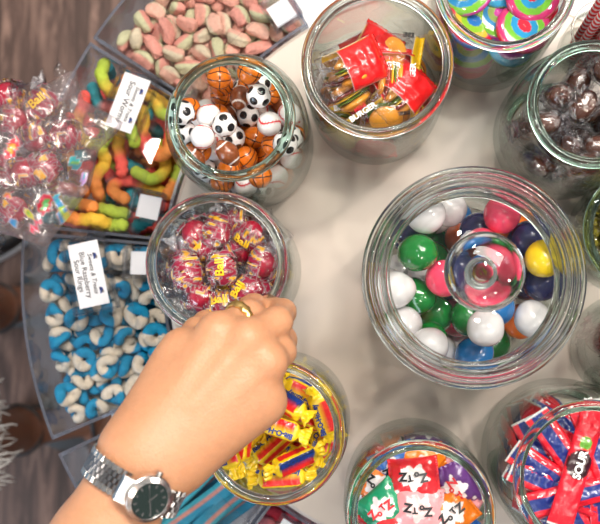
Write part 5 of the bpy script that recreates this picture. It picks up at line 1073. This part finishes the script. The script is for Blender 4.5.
 'honey': ('honey', [0,1,1,-579,-501,205,982,-149,12,-115,0,3,1,-838,-1066,185,45,-13,-352,935,0,0,0,-792,-1258,252,-148,134,159,-967,0,1,1,-267,-952,297,759,-56,103,641,0,2,1,-389,-779,297,835,-105,-397,365,0,3,0,-580,-675,184,13,-2,-185,-982,0,0,0,-1110,-824,383,611,-437,311,583,0,1,1,-541,-660,364,-592,-255,-229,-730,0,2,0,-942,-654,340,619,361,-314,623,0,3,1,-684,-1169,337,120,1,-265,957,0,0,1,-938,-930,269,930,15,299,212,0,1,1,-700,-748,317,757,215,227,-573,0,2,1,-636,-1007,307,-984,100,-99,107,0,3,1,-703,-1294,466,999,-8,-4,-42,0,0,1,-356,-611,561,908,-42,6,-417,0,1,1,-356,-1150,617,-909,88,-26,-408,0,2,1,-716,-1284,737,-67,228,-201,-950,0,3,1,-391,-841,475,889,-46,106,-444,0,0,1,-951,-956,472,-716,373,113,-580,0,1,1,-482,-1030,435,456,148,342,808,0,2,0,-509,-1096,591,434,4,-18,-901,0,3,0,-733,-943,478,668,-42,41,-742,0,0,0,-469,-693,632,-390,62,-100,-913,0,2,1,-694,-1140,689,950,-161,-261,-54,0,3,1,-659,-425,827,-17,618,-37,-785,0,0,0,-655,-967,658,974,-157,-160,-40,0,3,0,-755,-669,615,347,46,-54,935,0,0,1,-896,-662,800,721,30,402,-564,0,1,1,-724,-1065,806,884,-297,-174,318,0,2,0,-751,-881,742,921,-183,-82,334,0,3,1,-506,-587,759,-992,-11,71,103,0,0,0,-318,-957,813,-761,113,-85,-632,0,1,1,-767,-760,868,796,-121,-126,579,0,2,1,-926,-994,928,-870,22,320,-374,0,3,0,-922,-738,965,-933,146,139,-298,0,2,0,-454,-637,978,229,136,7,964,0,3,1,-459,-811,984,953,-158,211,-150,0,0,1,-315,-777,1126,558,257,-93,783,0,1,0,-943,-969,1100,738,-171,-181,627,0,2,0,-935,-559,1093,931,-103,94,339,0,3,0,-534,-1144,1092,-922,-242,-284,-105,0,0,0,-637,-1289,1021,-998,57,-3,-38,0,3,0,-599,-678,1197,-896,286,182,288,0,0,1,-1060,-1018,1219,572,-78,80,812,0,1,0,-665,-862,1242,160,-14,90,983]),
 'lolly': ('lolly', [0,0,0,955,2310,139,369,0,46,928,0,1,1,1057,2749,139,50,-566,-823,-28,0,2,1,828,2432,216,941,-37,45,334,0,3,1,873,2676,262,90,627,-773,30,0,0,1,949,2743,330,28,-281,-955,92,0,1,1,1289,2556,172,962,38,97,-250,0,2,1,1344,2565,253,996,35,71,45,0,3,1,1348,2569,342,208,-53,10,-977,0,0,1,943,2278,302,151,-825,-542,51,0,1,1,976,2315,392,144,-849,-505,59,0,2,1,994,2331,483,101,97,-982,-130,0,3,1,1337,2602,432,26,-11,-4,-1000,0,0,1,1334,2612,521,25,-26,999,4,0,1,1,1049,2783,506,202,242,-169,-934,0,2,1,944,2758,551,731,-246,-173,613,0,3,1,1224,2484,638,855,295,89,-418,0,0,1,1065,2387,651,53,-326,-895,-300,0,1,1,915,2251,634,279,-641,695,166,0,2,1,910,2250,742,299,-653,681,142,0,0,0,735,2594,570,712,209,-657,-135,0,1,1,659,2473,489,381,562,431,594,0,0,1,890,2363,980,929,44,182,321,0,1,1,1297,2304,1000,-177,39,78,980,0,2,1,1122,2442,920,497,52,91,861,0,3,1,1114,2696,1000,992,87,87,-8,0,1,1,1368,2557,1040,861,52,91,-497,0,0,1,1378,2476,940,689,159,-12,707,0,2,1,837,2607,1040,257,-118,32,959,0,3,1,1227,2246,850,992,63,75,82]),
 'gum': ('gum_navy gum_orange gum_pink gum_white gum_yellow gum_green gum_blue gum_rust', [0,0,1,633,13,232,804,345,-484,-9,1,1,0,229,223,247,606,-389,-30,-693,2,2,0,1121,271,233,991,-65,-22,117,0,0,0,1279,529,238,321,915,-245,16,3,2,1,970,16,237,52,-629,-417,654,4,3,0,518,311,233,287,160,-917,225,3,0,1,336,-67,242,804,293,-278,437,2,1,1,937,508,250,159,853,344,358,3,2,1,867,-269,238,20,443,-878,-179,5,3,1,592,646,239,327,-473,818,-29,6,0,0,817,850,241,155,655,473,-568,3,1,1,312,366,496,851,179,-89,-486,3,2,1,625,835,463,333,-130,791,-496,3,3,1,1403,254,250,529,-835,-100,115,0,0,1,796,253,303,211,-315,-609,696,7,1,1,1092,128,487,284,-738,-611,-41,3,2,1,253,65,492,444,748,491,-44,2,3,0,793,-25,474,384,-802,-131,439,5,0,1,542,151,480,670,161,-580,434,5,1,1,1114,-219,383,211,-58,-974,-65,3,2,1,571,-272,256,711,-402,-563,-122,5,3,1,602,469,480,875,382,284,89,0,0,1,379,680,468,205,651,75,-727,0,1,1,1103,764,253,133,-303,-117,-936,3,2,1,1014,-117,648,477,595,-581,-284,3,3,0,220,224,740,277,-937,-59,204,0,1,1,1377,265,544,199,-241,724,615,3,2,0,518,327,724,649,-308,-609,335,5,1,0,508,782,730,394,-567,-690,-215,1,2,0,1315,-53,548,542,-279,-704,-366,5,3,1,610,8,728,279,368,-881,-103,7,0,1,845,637,499,445,667,-556,-219,3,1,0,1325,556,535,187,225,-855,-429,3,0,1,625,-296,695,579,254,-710,309,5,1,1,436,156,949,654,-110,166,730,4,2,1,1385,422,797,379,-830,-314,262,6,3,1,904,-318,840,516,-162,-830,-135,3,0,1,419,-178,504,511,-686,-514,71,7,1,1,1091,138,787,706,-382,252,540,3,2,1,689,851,964,115,219,888,-388,2,3,1,845,281,899,606,270,-239,709,5,0,1,857,-16,878,380,230,-701,-559,3,1,1,327,-67,776,388,-641,-76,658,1,2,1,1233,686,796,673,684,-258,109,0,3,1,944,678,927,357,607,-91,704,4,1,0,1086,434,831,60,935,85,340,2,2,0,641,288,1125,176,-387,295,-856,0,3,1,1295,596,1078,718,-608,326,89,5,2,0,539,-197,956,723,-232,278,-589,0,0,0,384,682,985,133,387,-552,-727,6,0,1,1052,69,1079,167,-477,807,306,0,2,0,1410,257,1047,2,752,-435,495,4,2,0,1386,432,1289,72,727,284,-621,3,0,0,498,773,1256,472,-750,18,463,3,2,0,329,-76,1097,900,342,155,-220,2,3,1,1090,783,1168,807,-126,-478,323,3,2,0,943,-98,1278,699,129,597,373,0,2,0,1138,352,1121,357,-438,-746,-353,3,3,1,256,198,1190,596,526,12,-606,3,0,0,1330,-29,1093,311,3,-945,103,3,1,1,515,-238,1277,675,680,126,257,2,3,1,929,518,1219,86,-714,-443,-535,5,1,0,432,485,1214,157,856,363,333]),
 'sports': ('base soccer basket foot', [0,0,0,-723,1402,189,700,107,706,0,1,0,0,-920,1435,187,286,-270,-919,2,0,0,0,-577,1534,215,456,207,280,-819,1,0,0,-793,1588,187,1,-833,-138,-536,1,0,0,-646,1721,210,81,-676,-222,698,0,0,0,-729,1507,357,51,509,858,-43,2,0,0,-1208,1493,187,18,471,871,138,0,0,0,-979,1746,324,404,-753,-510,-100,3,0,0,-830,1781,185,927,-178,-108,312,2,0,0,-709,1204,207,48,-661,-254,-704,0,0,0,-595,1650,388,800,-228,-541,-129,1,0,0,-1137,1627,316,682,478,535,-142,3,0,1,-1050,1094,201,454,-82,152,874,3,0,0,-1003,1618,179,249,-557,587,-532,2,0,0,-1405,1513,217,223,-90,-874,-422,3,0,0,-944,1245,182,262,29,-707,656,0,0,0,-972,1909,211,238,-887,-28,395,1,0,0,-1212,1426,374,703,675,53,-215,1,0,0,-783,1699,352,196,38,339,919,2,0,0,-586,1370,330,728,594,236,-247,3,0,1,-834,1311,316,361,549,614,438,3,0,1,-1071,1919,374,107,-976,96,-161,1,0,1,-921,1558,343,181,396,887,-152,3,0,1,-1267,1825,310,796,267,425,339,2,0,1,-680,1210,403,140,806,-100,567,0,0,1,-834,1892,353,523,-536,658,81,0,0,0,-1408,1441,401,774,-72,366,-511,2,0,0,-821,1587,513,593,-225,760,143,0,0,1,-863,1095,270,621,592,-99,504,1,0,0,-1030,1358,332,826,115,-539,-119,3,0,0,-690,1807,480,22,232,966,-111,2,0,1,-1037,1625,488,902,3,302,310,2,0,0,-1111,1301,505,204,833,-459,-231,0,0,0,-1409,1548,568,350,79,14,933,3,0,0,-1236,1147,267,547,-810,82,-192,2,0,1,-1016,1165,376,694,-11,-270,-667,0,0,1,-769,1365,490,236,-378,-880,163,2,0,1,-1335,1256,393,610,736,-204,-210,2,0,1,-1262,1415,565,24,5,-788,615,0,0,0,-1235,1594,484,848,445,-129,-257,0,0,1,-892,1772,501,611,-154,-514,582,3,0,1,-620,1507,515,20,221,-453,863,2,0,1,-928,1254,566,298,-269,-41,-915,2,0,1,-954,1438,497,331,-635,-442,540,0,0,1,-1195,1129,454,166,-431,-818,344,1,0,1,-852,1098,468,252,387,-86,-883,1,0,1,-1010,1921,561,128,-114,864,473,3,0,1,-1173,1793,464,224,763,-596,-112,0,0,1,-601,1333,589,590,286,325,-681,1,0,1,-1310,1223,586,506,358,-116,-776,3,0,1,-1094,1489,618,443,231,722,479,2,0,1,-566,1495,698,597,623,-350,366,0,0,1,-1153,1316,699,891,-117,-273,-343,2,0,1,-785,1869,638,505,611,313,524,0,0,1,-720,1173,594,691,-291,-44,-661,2,0,1,-1399,1393,707,728,-666,-18,161,2,0,1,-1186,1872,639,645,296,230,666,1,0,1,-1030,1077,553,164,-240,456,841,2,0,1,-908,1488,683,432,-719,-409,-359,0,0,1,-1242,1512,737,554,-378,313,672,2,0,1,-961,1310,753,390,125,-453,792,2,0,1,-1174,1118,685,51,130,-901,412,0,0,1,-1331,1748,565,461,129,-507,-716,0,0,1,-606,1677,606,203,-521,-665,-494,1,0,1,-958,1680,663,732,522,351,262,0,0,1,-1382,1654,733,351,-49,-921,-159,2,0,1,-775,1342,686,566,764,-160,-266,2,0,1,-942,1919,747,317,-51,-95,942,1,0,1,-1316,1229,785,682,-487,440,323,0,0,1,-966,1077,741,166,-4,806,568,1,0,1,-1061,1471,809,821,483,-175,-248,3,0,1,-1155,1683,633,24,-932,-298,203,1,0,1,-570,1446,891,837,390,195,332,2,0,1,-1189,1644,875,331,-479,673,457,2,0,1,-1094,1198,848,546,-752,140,343,0,0,0,-1212,1366,884,879,293,-375,-7,1,0,1,-838,1893,915,732,-35,211,-647,3,0,1,-993,1777,951,135,720,645,-217,2,0,0,-715,1377,1008,336,609,-686,-212,2,0,0,-1149,1890,932,313,73,-194,-927,0,0,1,-599,1661,804,636,368,367,571,2,0,1,-1385,1645,1122,81,584,548,593,1,0,0,-1410,1452,1163,510,574,455,-452,2,0,1,-1141,1892,1140,698,236,-84,670,0,0,0,-1248,1398,1276,220,70,970,78,3,0,0,-1053,1272,1243,38,-443,-868,-221,2,0,0,-1308,1323,1052,838,327,-422,115,0,0,0,-735,1518,1151,556,207,-615,519,2,0,0,-882,1907,1267,277,-618,37,735,1,0,1,-1073,1487,1304,156,-628,-244,722,1,0,1,-1402,1584,1311,203,-483,677,516,3,0,0,-1322,1227,1217,590,592,-39,-548,2,0,1,-815,1113,1059,54,-155,126,-978,0,0,0,-1214,1577,1197,258,90,-958,-83,1,0,0,-599,1336,1278,540,435,-678,-244,1,0,1,-808,1717,1270,369,805,-319,338]),
}
# ------------------------------------------------------------------ resting places of the loose candies: container -> rows of kind, variant, seen, x, y, z (0.1 mm), quaternion (x1000)
ORD = ['', 'second', 'third', 'fourth', 'fifth', 'sixth', 'seventh', 'eighth', 'ninth', 'tenth', 'eleventh', 'twelfth', 'thirteenth', 'fourteenth', 'fifteenth', 'sixteenth', 'seventeenth', 'eighteenth', 'nineteenth', 'twentieth']
WHERE = {'gum': ('lidded gumball jar', 'gumballs in the lidded jar'), 'sports': ('sports ball jar', 'foil sports balls in the jar'), 'burger': ('burger jar', 'gummy burgers in the top jar'),
 'lolly': ('swirl candy jar', 'swirl candies in the jar'), 'choc': ('dark candy jar', 'dark candies in the right jar'), 'fire': ('fireball jar', 'fireballs in the jar under the fingers'),
 'honey': ('yellow taffy jar', 'taffies in the jar'), 'zotz': ('fizz candy jar', 'fizz candies in the bottom jar'), 'strip': ('sachet jar', 'sachets in the bottom right jar'),
 'olive': ('small right jar', 'olive candies at the right edge'), 'dark': ('dim right jar', 'dark red candies at the right edge'),
 'bin0': ('top bin', 'sugared wedges in the top bin'), 'bin1': ('worm bin', 'sour worms in the bin'), 'bin2': ('ring bin', 'sour rings in the bin'), 'bin4': ('bottom bin', 'small red candies in the bottom bin')}
WN = {0: 'red', 1: 'yellow', 2: 'green', 3: 'orange', 4: 'teal', 5: 'coral'}
def desc(kind, var):
    if kind.startswith('gum_'): return {'navy': 'dark navy', 'rust': 'rust brown', 'blue': 'bright blue'}.get(kind[4:], kind[4:]) + ' gumball'
    if kind.startswith('zotz_'): return kind[5:] + ' splat-printed candy'
    if kind == 'worm':
        s = WSETS[var % 8]; n = [WN[q] for q in s]; n = [a for i, a in enumerate(n) if i == 0 or a != n[i - 1]]
        return ['wavy ', 'arched ', 'straight ', 'hooked '][var % 4] + ', '.join(n[:-1]) + ' and ' + n[-1] + ' worm'
    return {'basket': 'basketball chocolate', 'base': 'baseball chocolate', 'soccer': 'soccer ball chocolate', 'foot': 'brown football chocolate',
            'burger': 'red-backed wrapped gummy burger' if var % 3 != 1 else 'clear wrapped gummy burger', 'lolly': ['blue-centred', 'red-centred', 'violet-centred', 'green-centred'][var % 4] + ' swirl candy disc', 'choc': 'dark brown wrapped candy',
            'fireball': 'yellow-printed red fireball' if var % 2 == 0 else 'barcoded red fireball', 'olive': 'olive twist-wrapped candy', 'dark': 'dark red twist-wrapped candy', 'lime': 'green twist-wrapped candy', 'honey': 'yellow wrapped taffy',
            'strip': 'black-patched red sachet' if var % 3 == 2 else 'blue-banded red sachet', 'ring': 'blue and white sour ring', 'slice': 'pale pink and green sugared wedge', 'smallred': 'small red sugared candy'}[kind]
CEN = {'bin0': (215, 28), 'bin1': (125, 145), 'bin2': (105, 325), 'bin4': (290, 520)}
def place_all():
    lab = {}; rows = []
    for cont, data in POSES.items():
        ks = data[0].split(); nums = data[1]
        for i in range(0, len(nums), 10):
            k, v, s = ks[nums[i]], nums[i + 1], nums[i + 2]
            rows.append((cont, k, v, s, [q / 1e4 for q in nums[i + 3:i + 6]], [q / 1e3 for q in nums[i + 6:i + 10]]))
    out = [None] * len(rows); byl = {}
    for n, (cont, k, v, s, l, q) in enumerate(rows):
        w, g = WHERE[cont]; d = desc(k, v); px, py = pix((l[0], l[1], l[2] + TZ)); seen = s and -2 < px < 602 and -2 < py < 526
        if cont in ('bin0', 'bin2', 'bin4'): out[n] = (d + ' heaped in the ' + {'bin0': 'clear bin along the top edge', 'bin2': 'clear bin at the left', 'bin4': 'clear bin at the bottom edge'}[cont], g); continue
        if not seen: out[n] = (d + ', low in the ' + w, g + ', lower ones, ' + d); continue
        c = CEN.get(cont) or JAR[cont]['c']; R = 70 if cont != 'gum' else 85; dx, dy = (px - c[0]) / R, (c[1] - py) / R; r = math.hypot(dx, dy)
        sec = 'middle' if r < .30 else ['right', 'upper right', 'top', 'upper left', 'left', 'lower left', 'bottom', 'lower right'][int(round(math.degrees(math.atan2(dy, dx)) / 45)) % 8]
        byl.setdefault((cont, d, sec), []).append((r, n))
    for (cont, d, sec), m in byl.items():
        m.sort(); w, g = WHERE[cont]
        for i, (r, n) in enumerate(m):
            e = '' if len(m) == 1 else (', nearest centre' if i == 0 else (', farthest out' if i == len(m) - 1 else ', %s from centre' % ORD[min(i, 19)]))
            out[n] = (d + (' in the middle of the ' if sec == 'middle' else ' at the %s of the ' % sec) + ('bin' if cont == 'bin1' else w) + e, g)
    for (cont, k, v, s, l, q), (lb, g) in zip(rows, out):
        o = place(k, v, (l[0], l[1], l[2] + TZ), Quaternion(q).normalized(), lb, g)
JLAB = {'sports': 'open glass jar of foil basketballs, baseballs, soccer balls and footballs', 'burger': 'open straight glass jar of wrapped gummy burgers, top centre', 'lolly': 'glass jar of bright swirl candies at the top edge',
 'choc': 'round-bellied glass jar of dark wrapped candies at the right edge', 'fire': 'open glass jar of red fireballs under the reaching fingers', 'honey': 'open glass jar of yellow and red wrapped taffy below the hand',
 'zotz': 'glass jar of colourful splat-printed fizz candies at the bottom', 'strip': 'wide glass jar of red and blue sachets at the bottom right', 'gum': 'wide glass jar of large gumballs under the ridged lid',
 'olive': 'low glass jar of olive candies right of the gumball jar', 'dark': 'glass jar of dark red candies right of the gumball jar, below the olive ones'}
def main():
    global T
    mats(); M['nail'] = pm('fingernail', (.62, .34, .27), .25, coat=.4); T = at(450, 270, 0); kinds()
    setting(); table(); camera(); lights()
    bins = [make_bin(i) for i in range(5)]
    name_card(bins[1], [(151, 79.4), (130.4, 135.5), (105, 123), (125, 73.3)], [('Sour Worms', .27)], 0)
    name_card(bins[2], [(97, 239), (109.5, 302), (80, 310), (67.5, 246)], [('Blue Raspberry', .225), ('Sour Rings', .225)], 0)
    for k in JAR: make_jar(k, JLAB[k])
    gum_lid(); place_all(); belts(); straws(); bag(); left_person(); sneaker(); hand()
if not globals().get('NOMAIN'): main()
